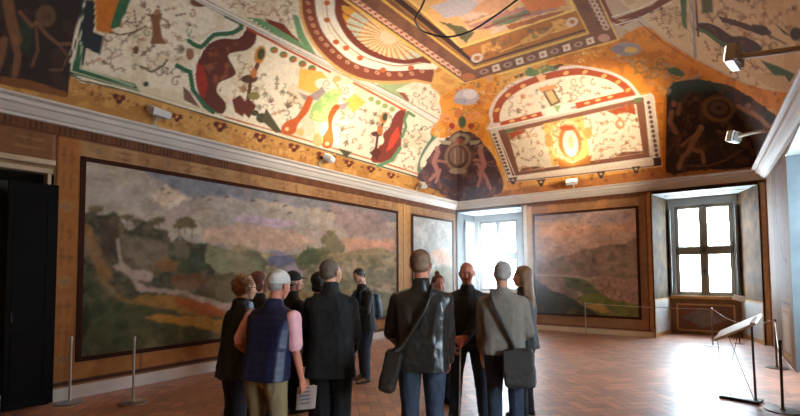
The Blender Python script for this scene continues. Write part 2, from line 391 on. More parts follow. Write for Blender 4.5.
    # right maroon scroll and green
    P([(406,109),(404,120),(402,131),(400,150),(390,160),(375,163),(371,158),(378,148),(384,142),(383,134),(390,127),(392,120),(397,112)], (.48,.2,.13)); P([(398,126),(400,136),(392,148),(386,152),(391,136)], (.75,.25,.12))
    Ln([(414,116),(408,112),(404.5,120),(406,127),(402,137)], 3, (.38,.50,.32)); Ln([(378,166),(392,160),(400,148)], 3.6, (.36,.50,.34)); P([(437,124),(434,130),(439,135),(433,141),(425,152),(420,166),(430,180),(424,179),(417,170),(422,152),(431,138),(430,132)], (.34,.45,.36))
    P([(430,112),(437,122),(425,116)], RED, op=.7)
    # candelabra in brown and green
    for (x, y, s) in ((260,55,1.2),(384,118,.8)):
        El(x,y,4.5*s,8*s,(.74,.47,.18),.25); El(x+1,y-1,3*s,5*s,(.25,.27,.14),.25); Ln([(x-2*s,y+8*s),(x-8*s,y+22*s),(x-10*s,y+38*s)],3.2*s,(.34,.2,.12)); El(x-9*s,y+20*s,7*s,3.4*s,(.33,.19,.12)); El(x-5*s,y+15*s,3,5,(.72,.42,.2)); P([(x-18*s,y+44*s),(x-10*s,y+36*s),(x-3*s,y+42*s),(x-9*s,y+53*s)],(.36,.16,.1))
    El(254,96,6,4,(.5,.45,.25)); El(262,118,6,5,(.25,.24,.16)); El(255,113,4,3,(.25,.24,.16)); P([(266,108),(282,132),(276,133),(262,121)],(.30,.27,.18)); P([(338,148),(352,152),(346,158)],(.30,.27,.18)); P([(232,100),(240,95),(247,104),(243,117),(235,112)],(.38,.17,.1))
    for k in range(5): El(274+k*9.5, 50+k*4.6, 4, 3.4, (.36,.45,.22)); El(275+k*9.5, 51+k*4.6, 2.4, 2, (.70,.35,.2))
    for k in range(4): El(371+k*7, 99+k*3.4, 3, 2.6, (.58,.62,.36))
    # centre cartouche on the left cove
    P([(300,68),(322,72),(330,82),(318,96),(298,88)], (.86,.66,.3)); P([(352,92),(366,102),(354,112),(344,104)], (.88,.68,.3))
    El(325,85,10,6,(.88,.83,.72),.3); El(347,91,8,7,(.88,.83,.72),-.4); c.curl(327,84,5,1,(.62,.50,.38),1.2,'p'); c.curl(346,90,5,4,(.62,.50,.38),1.2,'p',flip=-1); Ln([(333,80),(338,86),(341,94)],2,(.80,.62,.34)); El(337,79,4,3,(.84,.62,.36))
    P([(298,92),(308,96),(318,90),(322,86),(326,92),(318,100),(304,100)], (.58,.50,.48)); P([(340,104),(350,102),(344,110),(336,108)], (.60,.52,.5))
    P([(324,94),(334,88),(341,92),(337,106),(330,122),(318,122),(309,118),(312,106)], (.56,.68,.40)); c.mottle((.84,.80,.5), 5, .5, .7, 31, 'p', [(324,94),(334,88),(341,92),(337,106),(330,122),(309,118)])
    P([(308,96),(313,99),(308,112),(298,124),(295,133),(285,135),(281,128),(287,121),(296,117),(303,106)], (.70,.33,.12)); P([(340,106),(334,116),(332,126),(334,140),(330,148),(323,147),(322,138),(328,128),(328,116),(334,105)], (.80,.30,.1)); El(287,129,2,2,(.85,.7,.5)); El(327,144,2,2,(.85,.7,.5))
    El(318,140,5,7,(.80,.66,.42)); El(300,132,4,4,(.8,.66,.42))
    c.scrolls([(80,84),(300,148),(440,186),(440,196),(300,164),(70,94)], 60, 5, [(.48,.28,.13),(.84,.66,.40),(.40,.24,.12)], 1.1, 'p', 65, op=.65); c.scrolls([(505,188),(665,168),(755,164),(755,168),(665,174),(505,194)], 30, 4, [(.42,.24,.13),(.72,.52,.32)], 1, 'p', 66, op=.6)
    # heart-shaped frieze motifs
    for (x, y, s) in ((119,98,5),(177,117,4.2),(220,126,5),(260,137,4.6),(294,147,4.2),(322,155,3.8),(349,163,3.6),(371,169,3.2),(391,175,3)):
        El(x-s*.6,y-s*.3,s*.75,s*.6,(.38,.15,.1),.5); El(x+s*.6,y,s*.75,s*.6,(.38,.15,.1),-.3); El(x,y+s*.7,s*.6,s*.5,(.34,.14,.1)); El(x,y,s*.35,s*.3,(.8,.55,.25))
    for x in range(80, 400, 9): y = 79+(x-80)*.272; El(x+3, y+9+(x%4), 1.6, 1.2, (.45,.26,.14), op=.8)
    # white rib of the left cove
    upl = [(200,0),(250,24),(300,49),(345,72),(400,98),(437,120),(437,90),(428,80),(340,20),(330,-30),(150,-40)]
    P([(80,-60),(200,-1),(400,98),(438,120),(441,112),(440,96),(432,88),(425,80),(300,0),(290,-60)], CREAM); c.mottle((.8,.68,.52), 16, .5, .5, 14, 'p', upl)
    c.scrolls([(225,0),(296,0),(298,20),(290,38),(262,22)], 44, 6, [(.6,.42,.3),(.66,.45,.32),(.5,.35,.25)], 1.1, 'p', 9)
    c.scrolls([(418,88),(432,92),(438,112),(420,108),(405,96)], 20, 4, [(.62,.45,.3),(.55,.36,.22)], .9, 'p', 10)
    P([(264,18),(284,24),(292,34),(299,40),(302,48),(280,36)], (.46,.17,.1)); P([(388,90),(405,93),(410,101),(398,101)], (.56,.28,.17))
    P([(246,17),(262,19),(300,42),(318,60),(300,52)], (.40,.55,.36)); P([(292,14),(298,16),(304,34),(318,58),(310,54),(298,38)], (.42,.56,.38)); P([(377,83),(412,82),(396,90),(413,107),(380,92)], (.60,.66,.46))
    for k in range(14): El(252+k*4.2, 20+k*2.55, .8, .8, WHT)
    Ln([(100,-50),(200,0),(400,100),(438,122)], 4.2, (.84,.80,.74)); Ln([(100,-53),(200,-3.4),(400,97),(438,119)], .8, (.5,.4,.34)); Ln([(100,-47),(200,3),(400,103),(437,125)], .8, (.55,.42,.34)); Ln([(200,1),(400,101)], .7, (.60,.55,.5))
    Ln([(247,28),(330,72)], 2.2, (.66,.25,.12)); Ln([(354,83),(404,110)], 2.2, (.80,.34,.14))
    # ---- shell and its rings
    P([(299,-30),(299,0),(300,14),(304,28),(312,44),(326,60),(343,74),(362,81),(390,84),(415,82),(436,75),(400,-30)], (.82,.62,.36))
    P([(302,-30),(302,0),(303,14),(307,28),(315,43),(328,58),(345,71),(365,79),(390,81),(415,79),(434,73),(400,-30)], (.50,.25,.16))
    O = [(306,0),(308,16),(313,30),(322,43),(334,55),(350,66),(370,73),(393,76),(416,74),(434,66)]
    for i in range(len(O)-1):
        for t in (.25, .75):
            x = O[i][0]*(1-t)+O[i+1][0]*t; y = O[i][1]*(1-t)+O[i+1][1]*t; El(x+1.5, y-1, 2.6, 1.8, (.76,.55,.42), .6, ring=.35)
    P([(315,-30),(315,0),(317,16),(323,32),(334,46),(350,60),(370,68),(393,71),(416,69),(440,60),(400,-30)], WHT)
    Ln([(326,-5),(327,14),(333,28),(345,43),(362,56),(382,63),(400,66),(425,62)], 1.2, (.66,.5,.28)); Ln([(322,0),(324,18),(330,31),(342,46),(360,59)], .8, (.80,.72,.5))
    for x, y in ((327,3),(336,42),(360,58),(383,70),(411,68),(327,20),(346,48)): El(x, y, 3.2, 2.6, (.72,.36,.16))
    P([(335,-30),(335,0),(335,14),(341,28),(350,41),(365,53),(385,61),(405,64),(420,62),(432,57),(400,-30)], (.46,.2,.13))
    idx = c.near([(335,-30),(435,66)], 5, 'p'); d, ins = c.sdist([(340,-30),(341,0),(342,14),(347,26),(356,38),(369,49),(387,57),(404,60),(418,58),(427,54),(400,-30)], idx, 'p')
    x = c.PX[idx]-389; y = (c.PY[idx]-37)*1.25; r = np.hypot(x, y); th = np.arctan2(y, x*.9)
    k = th*15/PI; f = k-np.floor(k); par = (np.floor(k).astype(int) % 2 == 0); rm = r/58
    scal = ins & (rm < 1.0+.07*np.cos(f*2*PI+PI))
    base = np.where((rm < .5)[:, None], np.array(lin((.88,.76,.56))), np.where(((rm < .8))[:, None], np.array(lin((.74,.76,.66))), np.array(lin((.86,.62,.22)))))
    edge = np.array(lin((.72,.38,.16))); e = (np.abs(f-.5) > .30)[:, None]
    colr = np.where(e, edge*.5+base*.5, base); colr = np.where((np.abs(f-.5) > .43)[:, None], edge, colr)
    colr = np.where((rm < .16)[:, None], np.array(lin((.88,.76,.62))), colr)
    c.col[idx[scal]] = colr[scal]
    # ---- central framed picture of the flat vault
    L0 = [(-100,-311),(345,0),(465,84),(619,40),(600,0),(560,-90)]
    P([(345,0),(465,84),(619,40),(600,0),(540,-120),(200,-120)], (.50,.32,.22)); c.mottle((.40,.24,.17), 8, .5, .6, 20, 'p', [(345,0),(465,84),(619,40),(600,0),(540,-120),(200,-120)])
    for t in np.linspace(0, 1, 21):   # guilloche, long side
        a = (352+t*104, 1+t*73); El(a[0]+2, a[1]-1.5, 4.2, 2.3, (.86,.68,.56), .9); El(a[0]+2.5, a[1]-1.5, 1.6, 1.2, (.66,.25,.14), .6)
    for t in np.linspace(0, 1, 10):
        a = (484+t*106, 71.5-t*30.5)
        if int(round(t*9)) % 2: P([(a[0]-4,a[1]-2),(a[0]+3,a[1]-4.4),(a[0]+4.6,a[1]+1.8),(a[0]-2.6,a[1]+4)], (.88,.80,.70)); El(a[0],a[1],2,1.8,(.72,.5,.36))
        else: El(a[0],a[1],4.6,2.6,(.66,.52,.46),-.3); El(a[0],a[1],2,1.2,(.42,.26,.2),-.3)
    for t in np.linspace(0, 1, 9): El(606-t*18, 27-t*34, 3.4, 3.4, (.80,.66,.56), ring=.4)
    El(468,77,7,4,(.72,.42,.24)); El(604,38,6,4,(.75,.55,.45))
    Ln([(345,0),(465,84),(619,40),(600,0)], 2.6, (.90,.72,.36)); Ln([(345,-3),(200,-104)], 2.6, (.90,.72,.36))
    P([(370,-16),(394,2),(474,67.5),(587,32),(570,0),(530,-90),(250,-110)], (.62,.42,.2)); Ln([(366,-12),(388,4),(474,68.5),(588,33),(571,0)], 2.4, (.86,.66,.30))
    Ln([(380,-14),(402,3),(475,62)], 5.4, (.24,.12,.07)); Ln([(475,64),(585,30)], 2, (.35,.2,.1))
    P([(462,50),(576,11),(585,28),(476,62)], (.70,.42,.16)); c.mottle((.88,.66,.34), 7, .48, .8, 22, 'p', [(470,49),(566,17),(574,27),(482,55)]); c.mottle((.40,.34,.22), 6, .55, .6, 24, 'p', [(462,49),(575,13),(583,28),(478,60)])
    for x, y in ((477,58),(572,22)): El(x, y, 6, 4.5, (.84,.74,.66), -.3, ring=.5)
    Ln([(500,52),(520,44),(540,38),(556,26),(566,20)], 1.6, (.86,.62,.3))
    P([(396,-18),(412,2),(462,46),(574,9),(570,-4),(520,-100),(300,-110)], (.84,.64,.40)); c.mottle((.82,.70,.62), 16, .5, .8, 25, 'p', [(404,-10),(462,44),(572,8),(540,-60)])
    Ln([(404,-4),(413,3),(461,47),(574,10),(568,-6)], 2.4, (.92,.74,.40))
    P([(440,22),(452,30),(461,40),(466,43),(474,33),(462,26)], (.38,.34,.2), rag=2, rs=.3); P([(462,22),(490,14),(520,8),(545,6),(560,8),(500,26),(478,30)], (.70,.48,.42), rag=2, rs=.3); P([(490,22),(520,12),(534,10),(518,20),(500,26)], (.42,.46,.34), rag=2, rs=.3)
    P([(430,6),(450,0),(470,-4),(480,6),(462,16),(446,18)], (.72,.66,.66), rag=2, rs=.3); P([(470,12),(485,0),(500,-8),(512,0),(498,14)], (.80,.58,.42), rag=2, rs=.3); P([(520,0),(545,-8),(566,2),(566,6),(530,12)], (.86,.50,.26), rag=2, rs=.3); P([(506,26),(540,16),(566,10),(560,14),(510,30)], (.66,.38,.22), rag=1, rs=.3)
    Ln([(470,24),(500,12),(520,0)], 2.2, (.90,.70,.46)); Ln([(485,28),(510,18),(530,14)], 1.6, (.5,.28,.18))
    # ---- orange field of the corner with cloud and mask
    og = [(440,98),(465,84),(500,75),(490,112),(488,128),(500,170),(503,190),(488,148),(462,130),(445,138),(430,132),(442,115)]
    P(og, (.86,.56,.17)); c.mottle((.76,.42,.1), 8, .5, .6, 27, 'p', og)
    c.scrolls(og, 26, 5, [(.60,.34,.14),(.88,.68,.40),(.46,.34,.18),(.72,.62,.52)], 1.3, 'p', 61, op=.8)
    El(467,97,12,8,(.72,.66,.66)); El(470,94,7,5,(.85,.80,.78)); El(460,101,6,3,(.62,.58,.6))
    El(458,113,4,5,(.74,.42,.22)); El(446,118,7,4,(.86,.56,.34),.4,ring=.5); El(474,116,7,4,(.86,.56,.34),-.4,ring=.5); El(462,122,4,6,(.30,.33,.2)); El(452,126,3,3,(.62,.2,.12)); El(471,126,3,3,(.62,.2,.12))
    # ---- back cove: half-round picture and framed grotesque
    P([(491,121),(489,112),(496,97),(510,84),(529,75.5),(555,68),(577,65),(593,67),(615,72.5),(630,81.5),(640,94.5),(641,97),(490,130)], (.84,.76,.70))
    P([(493,119),(493,111),(499,98),(513,86),(531,78),(555,71),(577,68),(592,70),(612,75),(626,83),(635,93),(632,96),(496,123)], (.62,.27,.12))
    P([(500,122),(500,113),(505,102),(517,92),(533,84),(555,78),(577,75),(592,76),(608,80),(620,87),(624,92),(618,96),(504,123)], CREAM)
    arc = [(497,110),(508,95),(523,86),(543,77),(566,73),(585,72),(604,76),(618,82),(628,90)]
    for x, y in arc: El(x, y, 3, 1.8, (.86,.62,.36), -.5)
    c.scrolls([(504,118),(508,104),(530,90),(560,82),(590,80),(612,88),(600,94),(560,104),(530,112)], 46, 5, BRNS[:3]+[(.75,.48,.25)], .9, 'p', 16)
    P([(500,122),(541,111.5),(543,116),(501,126.5)], (.66,.28,.12)); P([(575,103),(624,91.5),(626,96),(577,109)], (.66,.28,.12))
    for x, y in ((512,121),(524,118),(534,115.5),(587,103),(598,100),(610,97)): El(x, y, 3, 1.3, (.88,.66,.44), -.25)
    P([(542,91),(553,88),(561,102),(551,107)], (.45,.33,.2)); P([(545,92),(552,90),(558,101),(552,104)], (.76,.66,.46)); P([(538,88),(556,84),(558,88),(541,92)], (.84,.56,.36)); P([(541,110),(558,104),(574,102),(568,112),(548,118)], WHT); P([(553,106),(561,105),(558,113)], (.58,.68,.44))
    P([(523,74),(530,67),(536,70),(545,64),(552,66),(560,65),(556,71),(546,72),(538,76),(530,76)], (.38,.46,.28), rag=1.2, rs=.5); Ln([(516,77),(524,74)], 3, (.38,.22,.16)); Ln([(555,67),(562,64.5)], 3, (.38,.22,.16)); P([(536,76),(541,73),(546,80),(540,82)], (.88,.66,.48))
    fr = [(488,129),(640,96),(653,93),(662,166),(508,183),(500,158)]
    P(fr, (.83,.76,.68)); P([(503,128),(644,97),(650,160),(514,178)], (.50,.32,.24)); P([(488,129),(640,96),(640,98),(503,130),(506,140)], (.78,.72,.64)); P([(497,131),(504,129),(518,174),(513,177)], (.48,.31,.24))
    for t in np.linspace(.06, .92, 12): El(493+t*17, 132+t*45, 1.8, 1.4, (.42,.32,.28)); El(648+t*9.5, 99+t*61, 1.8, 2, (.40,.31,.27))
    Ln([(489,130),(509,181)], .8, (.5,.4,.32)); Ln([(497,130),(516,178)], .8, WHT); Ln([(644,97),(653,163)], .9, WHT)
    P([(505,131),(513,128),(514,132),(507,134)], (.36,.46,.28)); P([(634,98),(641,97),(642,101),(634,103)], (.36,.46,.28))
    gi = [(508,133),(636,104),(643,153),(519,172)]
    P([(508,133),(530,128),(548,124),(600,112),(636,104),(643,153),(519,172)], CREAM); P([(508,133),(526,129),(524,133),(516,136),(512,140)], (.66,.27,.14)); P([(606,111),(634,104),(636,115),(626,112),(616,115)], (.62,.28,.16)); P([(519,172),(542,168),(537,166),(522,168)], (.46,.3,.24)); P([(614,157),(643,153),(643,151),(622,152)], (.46,.3,.24))
    P([(543,124),(583,116),(590,158),(552,166)], (.88,.72,.40)); El(566,140,16,20,(.90,.80,.60)); c.scrolls(gi, 90, 4.4, [(.62,.40,.2),(.55,.36,.2),(.72,.45,.22)], .9, 'p', 18)
    El(570,142,11.5,17.5,(.70,.42,.18),-.12); El(570.5,143,7.5,13.5,(.88,.80,.70),-.12); El(567,128,8,2.6,(.74,.34,.14)); El(571,143,3,7,(.80,.66,.5)); P([(556,158),(572,163),(592,155),(590,164),(575,168),(560,168)], (.72,.46,.2)); El(549,141,4,6,(.76,.6,.32)); El(588,133,4,6,(.76,.6,.32)); El(620,124,5,5,(.74,.54,.36),ring=.5)
    Ln([(511,178),(655,158)], 3.2, (.86,.80,.72)); Ln([(508,182),(661,165)], 1.1, (.4,.28,.2)); Ln([(512,174.6),(652,156)], .8, (.4,.3,.25)); Ln([(488,129),(653,93.6),(662,166)], 1.1, WHT)
    for x, y in ((513,181),(541,183),(601,175),(636,170)): P([(x-4.5,y-3),(x+4.5,y-4.2),(x+1.4,y+3.4),(x-1,y+3.6)], (.26,.2,.18)); El(x,y-1,1.6,1.2,(.7,.6,.5))
    P([(653,158),(661,157),(662,165),(654,166)], (.22,.18,.16))
    # ---- dark corner pictures with pale figures
    sp = [(417,179),(424,166),(435,150),(447,138),(455,132),(463,131),(475,135),(487,147),(496,162),(502,180),(501,192),(480,200),(457,203),(440,192)]
    P(sp, (.30,.20,.20), rag=2, rs=.2); c.mottle((.46,.30,.26), 7, .5, .6, 33, 'p', sp); c.mottle((.20,.22,.28), 9, .52, .6, 34, 'p', [(430,178),(500,178),(501,193),(457,203),(430,188)])
    c.scrolls(sp, 26, 6, [(.52,.36,.32),(.44,.34,.33),(.58,.42,.36)], 1.8, 'p', 72, op=.6)
    El(461,139,9,6,(.58,.52,.4),ring=.5); P([(438,140),(452,141),(450,145),(442,144)], (.62,.58,.46)); P([(470,141),(481,140),(478,144),(470,145)], (.62,.58,.46)); El(459,144,5,6,(.60,.32,.26))
    El(458,157,13,14,(.58,.46,.34)); El(458,157,10.5,11.5,(.30,.18,.16)); El(458,156,8.5,9.5,(.50,.38,.33)); Ln([(455,150),(455,163)],.9,(.7,.6,.52)); Ln([(459,149),(459,163)],.9,(.7,.6,.52)); Ln([(463,151),(463,162)],.9,(.7,.6,.52)); El(458,171,9,3,(.62,.52,.42))
    for pth, wd in (([(438,152),(434,162),(438,172)],4.5),([(438,172),(430,180)],3),([(440,170),(436,182)],3),([(480,150),(484,164),(480,174)],5),([(478,164),(486,178),(490,188)],3.4),([(482,172),(478,186)],3),([(434,160),(446,162)],2.4),([(484,160),(474,160)],2.4)): Ln(pth, wd, (.64,.42,.37), soft=1.6)
    El(437,149,2.6,3,(.62,.44,.38)); El(481,147,2.6,3,(.62,.44,.38))
    sr = [(666,172),(664,130),(665,98),(671,86),(684,80),(702,81),(730,86),(752,98),(766,108),(785,118),(797,98),(776,140),(761,165),(700,170)]
    og2 = [(619,40),(640,20),(664,40),(694,57),(712,66),(745,84),(800,92),(796,99),(760,110),(720,84),(690,80),(664,92),(662,170),(655,98),(640,93),(628,80),(606,70),(570,64),(540,64),(575,52)]
    P(og2, (.82,.50,.15)); c.mottle((.66,.36,.1), 9, .5, .6, 36, 'p', og2)
    c.scrolls([(625,60),(650,60),(700,78),(660,92)], 18, 6, [(.56,.32,.14),(.80,.58,.36),(.42,.36,.20),(.66,.52,.40)], 1.6, 'p', 62, op=.85); c.scrolls([(700,72),(790,94),(790,106),(745,94),(700,80)], 14, 5, [(.50,.30,.14),(.74,.52,.30)], 1.4, 'p', 63, op=.7); c.scrolls([(500,76),(560,58),(625,46),(634,60),(560,66),(500,92)], 22, 4, [(.62,.38,.16),(.88,.70,.42)], 1.1, 'p', 64, op=.7)
    El(627,49,14,7,(.60,.54,.52)); El(631,50,7,3,(.84,.66,.36)); El(618,49,7,4,(.55,.5,.52))
    for x, y, a in ((662,63,.2),(652,72,-.4),(676,72,.3),(640,66,.5)): c.curl(x, y, 8, a, (.50,.42,.22), 1.6, 'p'); El(x+4,y+2,4,2.4,(.70,.50,.30),a)
    El(676,72,9,3.6,(.30,.38,.22),.3)
    P(sr, (.22,.155,.125), rag=1.5, rs=.2); c.mottle((.38,.26,.19), 9, .5, .7, 37, 'p', sr); c.mottle((.15,.15,.13), 12, .52, .6, 38, 'p', sr); c.scrolls([(672,90),(760,112),(740,158),(676,160)], 22, 9, [(.42,.30,.22),(.34,.28,.20),(.48,.33,.24)], 2.2, 'p', 71, op=.6); P([(668,92),(674,82),(700,79),(726,86),(712,92),(690,92),(676,104)], (.20,.24,.17), rag=1.5, rs=.3)
    El(718,109,16,13,(.50,.38,.24),.2); El(719,109,12.5,9.5,(.28,.19,.15),.2); El(719,108,9,7,(.40,.32,.27),.2,ring=.3)
    Sk = (.60,.42,.31)
    for pth, wd in (([(701,128),(694,140),(690,148)],6),([(694,150),(702,152),(704,162)],4),([(690,150),(682,158),(679,168)],4.5),([(698,133),(688,140),(682,146)],3),([(672,112),(670,122),(676,132)],5),([(752,112),(762,120),(770,128)],4.4),([(738,106),(748,112),(756,116)],4),([(680,104),(678,114)],4)): Ln(pth, wd, Sk, soft=1.8, op=.8)
    El(701,128,3,3.4,Sk); El(674,104,3,3.4,Sk,op=.8); El(748,106,3,3,Sk,op=.7); Ln([(690,166),(708,166),(726,160),(742,150)], 1.6, (.42,.28,.2)); P([(666,86),(672,90),(668,96)], (.58,.46,.38)); Ln([(665,97),(664,171)], 3, (.74,.44,.12))
    # ---- right cove
    fr_ = [(606,-40),(620,0),(640,17),(664,38),(694,58),(722,72),(760,88),(800,92),(860,80),(900,-80),(606,-120)]
    P([(600,0),(619,40),(640,19),(640,17),(606,-60),(560,-90)], (.74,.62,.5)); P(fr_, (.82,.70,.54)); c.mottle((.74,.58,.42), 18, .5, .5, 40, 'p', fr_)
    Ln([(603,0),(612,20),(622,24),(640,17),(664,-2)], 4, (.50,.28,.18)); P([(612,20),(650,6),(676,-6),(676,-2),(640,18)], (.46,.25,.17)); Ln([(612,17),(640,8),(664,-4)], .9, WHT); Ln([(616,25),(640,18),(672,2)], .9, WHT)
    P([(622,26),(640,17),(652,28),(640,26),(630,32)], (.76,.66,.56)); Ln([(640,17),(664,38),(696,59),(722,72),(750,85)], 1.3, (.72,.66,.6)); Ln([(639,22),(664,43),(694,62)], .8, (.4,.25,.18))
    c.scrolls([(645,10),(680,5),(684,40),(666,32)], 40, 4.5, [(.42,.26,.18),(.36,.25,.18)], 1.1, 'p', 21); c.scrolls([(705,0),(790,-5),(800,40),(760,50),(720,24)], 52, 8, [(.45,.28,.18),(.38,.24,.16),(.55,.33,.2)], 1.5, 'p', 22); c.scrolls([(700,36),(720,44),(745,60),(770,72),(790,80),(760,84),(715,64)], 40, 6, [(.45,.26,.18),(.5,.3,.2)], 1.3, 'p', 23)
    P([(679,-20),(686,-20),(687,30),(682,26)], (.30,.40,.24)); P([(697,24),(708,23),(720,28),(732,36),(742,36),(756,42),(762,50),(748,54),(732,52),(716,42),(704,32)], (.26,.15,.11)); c.mottle((.42,.26,.16), 6, .56, .6, 44, 'p', [(704,24),(742,36),(756,50),(732,50)])
    Ln([(697,29),(706,32),(718,41),(735,50),(748,54)], 3.6, (.28,.38,.22)); P([(718,16),(732,19),(748,24),(764,30),(758,34),(738,27),(722,22)], (.30,.18,.12), rag=1, rs=.4); P([(752,24),(766,26),(772,34),(762,36),(754,32)], (.24,.15,.11)); Ln([(766,34),(786,44)], 1.6, (.28,.18,.12)); P([(773,22),(786,32),(794,38),(784,34)], (.28,.24,.16)); El(796,34,6,7,(.2,.14,.12))
    P([(700,-20),(712,-20),(713,12),(702,14)], (.34,.34,.18)); P([(760,60),(778,66),(795,74),(790,82),(775,76)], (.22,.34,.2)); P([(741,68),(760,74),(785,76),(795,92),(770,88)], (.78,.64,.48))
    Ln([(688,-60),(691,0),(695,57)], 4.2, (.62,.56,.50)); Ln([(694,-40),(696,0),(698,36)], 2.2, (.34,.17,.12)); Ln([(690,-20),(693,57)], .7, (.85,.8,.74))
build_ceiling()

# ---- cornice
def cornice():
    prof = [(0,3.512),(.03,3.515),(.04,3.545),(.075,3.56),(.105,3.60),(.125,3.632),(.16,3.64),(.165,3.648),(.168,3.695),(.205,3.702),(.228,3.712),(.23,3.737),(0,3.737)]
    def cor(k, d):
        x, y = [(XL+d, YF+d), (XL+d, YB-d), (XR(YB)-d, YB-d), (XR(YF)-d, YF+d)][k]
        return x, y
    for i, nm in enumerate(('trim_1', 'trim_2', 'trim_3', 'trim_4')):
        bm = BM(); A = []; B = []
        for d, z in prof:
            a = cor(i, d); b = cor((i+1) % 4, d); A.append(bm.verts.new((*a, z))); B.append(bm.verts.new((*b, z)))
        n = len(prof)
        for k in range(n): bm.faces.new((A[k], A[(k+1)%n], B[(k+1)%n], B[k]))
        bm.faces.new(A); bm.faces.new(B[::-1])
        struct(nm, bm, STONE)
cornice()

# ---- walls: grids whose vertices carry the painted decoration
def wall_grid(name, P0, U, nu, z0, z1, nz, base, painter, keep=None):
    """P0 + U*t, t in 0..1; painter(canvas) works in metres: A along the wall, B height"""
    t = np.linspace(0, 1, nu); z = np.linspace(z0, z1, nz); T, Zg = np.meshgrid(t, z, indexing='ij')
    X = P0[0]+U[0]*T; Y = P0[1]+U[1]*T; Ln_ = math.hypot(*U)
    px, py = project(X, Y, Zg); cv = Canvas(px, py, T*Ln_, Zg, base); painter(cv)
    k = None
    if keep is not None:
        Tc = (T[:-1, :-1]+T[1:, 1:])/2*Ln_; Zc = (Zg[:-1, :-1]+Zg[1:, 1:])/2; k = keep(Tc, Zc)
    o = colour_mesh(name, np.stack([X.ravel(), Y.ravel(), Zg.ravel()], 1), grid_faces(nu, nz, k), cv.col, PAINT, smooth=False)
    o['kind'] = 'structure'; return o
OCH = (.58,.43,.28)
def band(c, a0, a1, z0, z1, col, op=1, soft=.02): c.poly([(a0,z0),(a1,z0),(a1,z1),(a0,z1)], col, 's', soft=soft, op=op)
def frame(c, a0, a1, z0, z1, wd, col):
    c.line([(a0,z0),(a1,z0),(a1,z1),(a0,z1)], wd, col, 's', closed=True)
def ornament_strip(c, a0, a1, z0, z1, vert, seed):
    rs = random.Random(seed); L = (z1-z0) if vert else (a1-a0); Wd = (a1-a0) if vert else (z1-z0); n = max(1, int(L/(Wd*1.6)))
    for k in range(n):
        q = (k+.5)/n*L
        cx, cz = ((a0+a1)/2, z0+q) if vert else (a0+q, (z0+z1)/2)
        col = rs.choice([(.38,.25,.15), (.44,.26,.14), (.60,.45,.27)])
        if k % 3 == 0:
            c.ell(cx, cz, Wd*.24, Wd*.24, (.42,.38,.34), 0, 's', .45); c.ell(cx, cz, Wd*.36, Wd*.36, (.62,.47,.28), 0, 's', .7, ring=.75)
        else:
            for s in (-1, 1):
                dx, dz = (Wd*.22*s, 0) if vert else (0, Wd*.2*s)
                p = [(cx+dx, cz-Wd*.5), (cx+dx, cz+Wd*.5)] if vert else [(cx-Wd*.55, cz+dz), (cx+Wd*.55, cz+dz)]
                c.line(p, Wd*.11, col, 's', op=.5)
                c.curl(cx+dx, cz+dz, Wd*.2, rs.uniform(0, 6), (.42,.26,.14), Wd*.05, 's', op=.7)
def common_wall(c, L, z_low=.16):
    c.mottle((.52,.36,.21), .5, .48, .5, 3); c.mottle((.68,.52,.35), .28, .55, .45, 6)
    band(c, 0, L, 3.40, 3.52, (.42,.25,.14)); 
    a = .02
    while a < L: c.line([(a,3.42),(a,3.50)], .022, (.20,.12,.08), 's', op=.9); a += .06
    band(c, 0, L, 3.375, 3.40, (.32,.16,.09))
YD0, YD1, ZD = .55, 1.93, 2.86
def paint_left(c):
    o = -YF; L = YB-YF; common_wall(c, L)
    band(c, o+1.96, o+2.25, .25, 3.38, (.60,.37,.17)); c.line([(o+1.98,.2),(o+1.98,3.38)], .03, DARKW_C, 's'); c.line([(o+2.215,.25),(o+2.215,3.38)], .018, (.72,.5,.25), 's')
    ornament_strip(c, o+2.0, o+2.2, .35, 3.3, True, 4)
    ornament_strip(c, o+2.3, o+9.2, 3.17, 3.36, False, 5); ornament_strip(c, o+9.95, o+12.0, 3.17, 3.36, False, 6)
    band(c, o+2.25, o+9.2, .22, .45, (.64,.42,.21)); c.mottle((.52,.32,.15), .4, .5, .5, 9, 's', [(o+2,.2),(o+12,.2),(o+12,.5),(o+2,.5)])
    band(c, o+9.27, o+9.82, .25, 3.38, (.70,.52,.30)); c.line([(o+9.5,.2),(o+9.5,3.4)], .03, (.42,.27,.15), 's'); c.line([(o+9.56,.2),(o+9.56,3.4)], .02, (.8,.62,.38), 's')
    c.line([(o+3.05,.2),(o+3.05,.46)], .03, (.45,.28,.15), 's'); c.line([(o+1.96,.20),(o+L,.20)], .06, (.26,.12,.08), 's')
    band(c, 0, o+1.93, 3.0, 3.38, (.46,.30,.18)); ornament_strip(c, .1, o+1.9, 3.1, 3.34, False, 12)
DARKW_C = (.30,.15,.09)
wall_grid('wall_left', (XL, YF), (0, YB-YF), 470, 0, 3.72, 135, OCH, paint_left, lambda T, Z: ~((T > YD0-YF) & (T < YD1-YF) & (Z < ZD)))
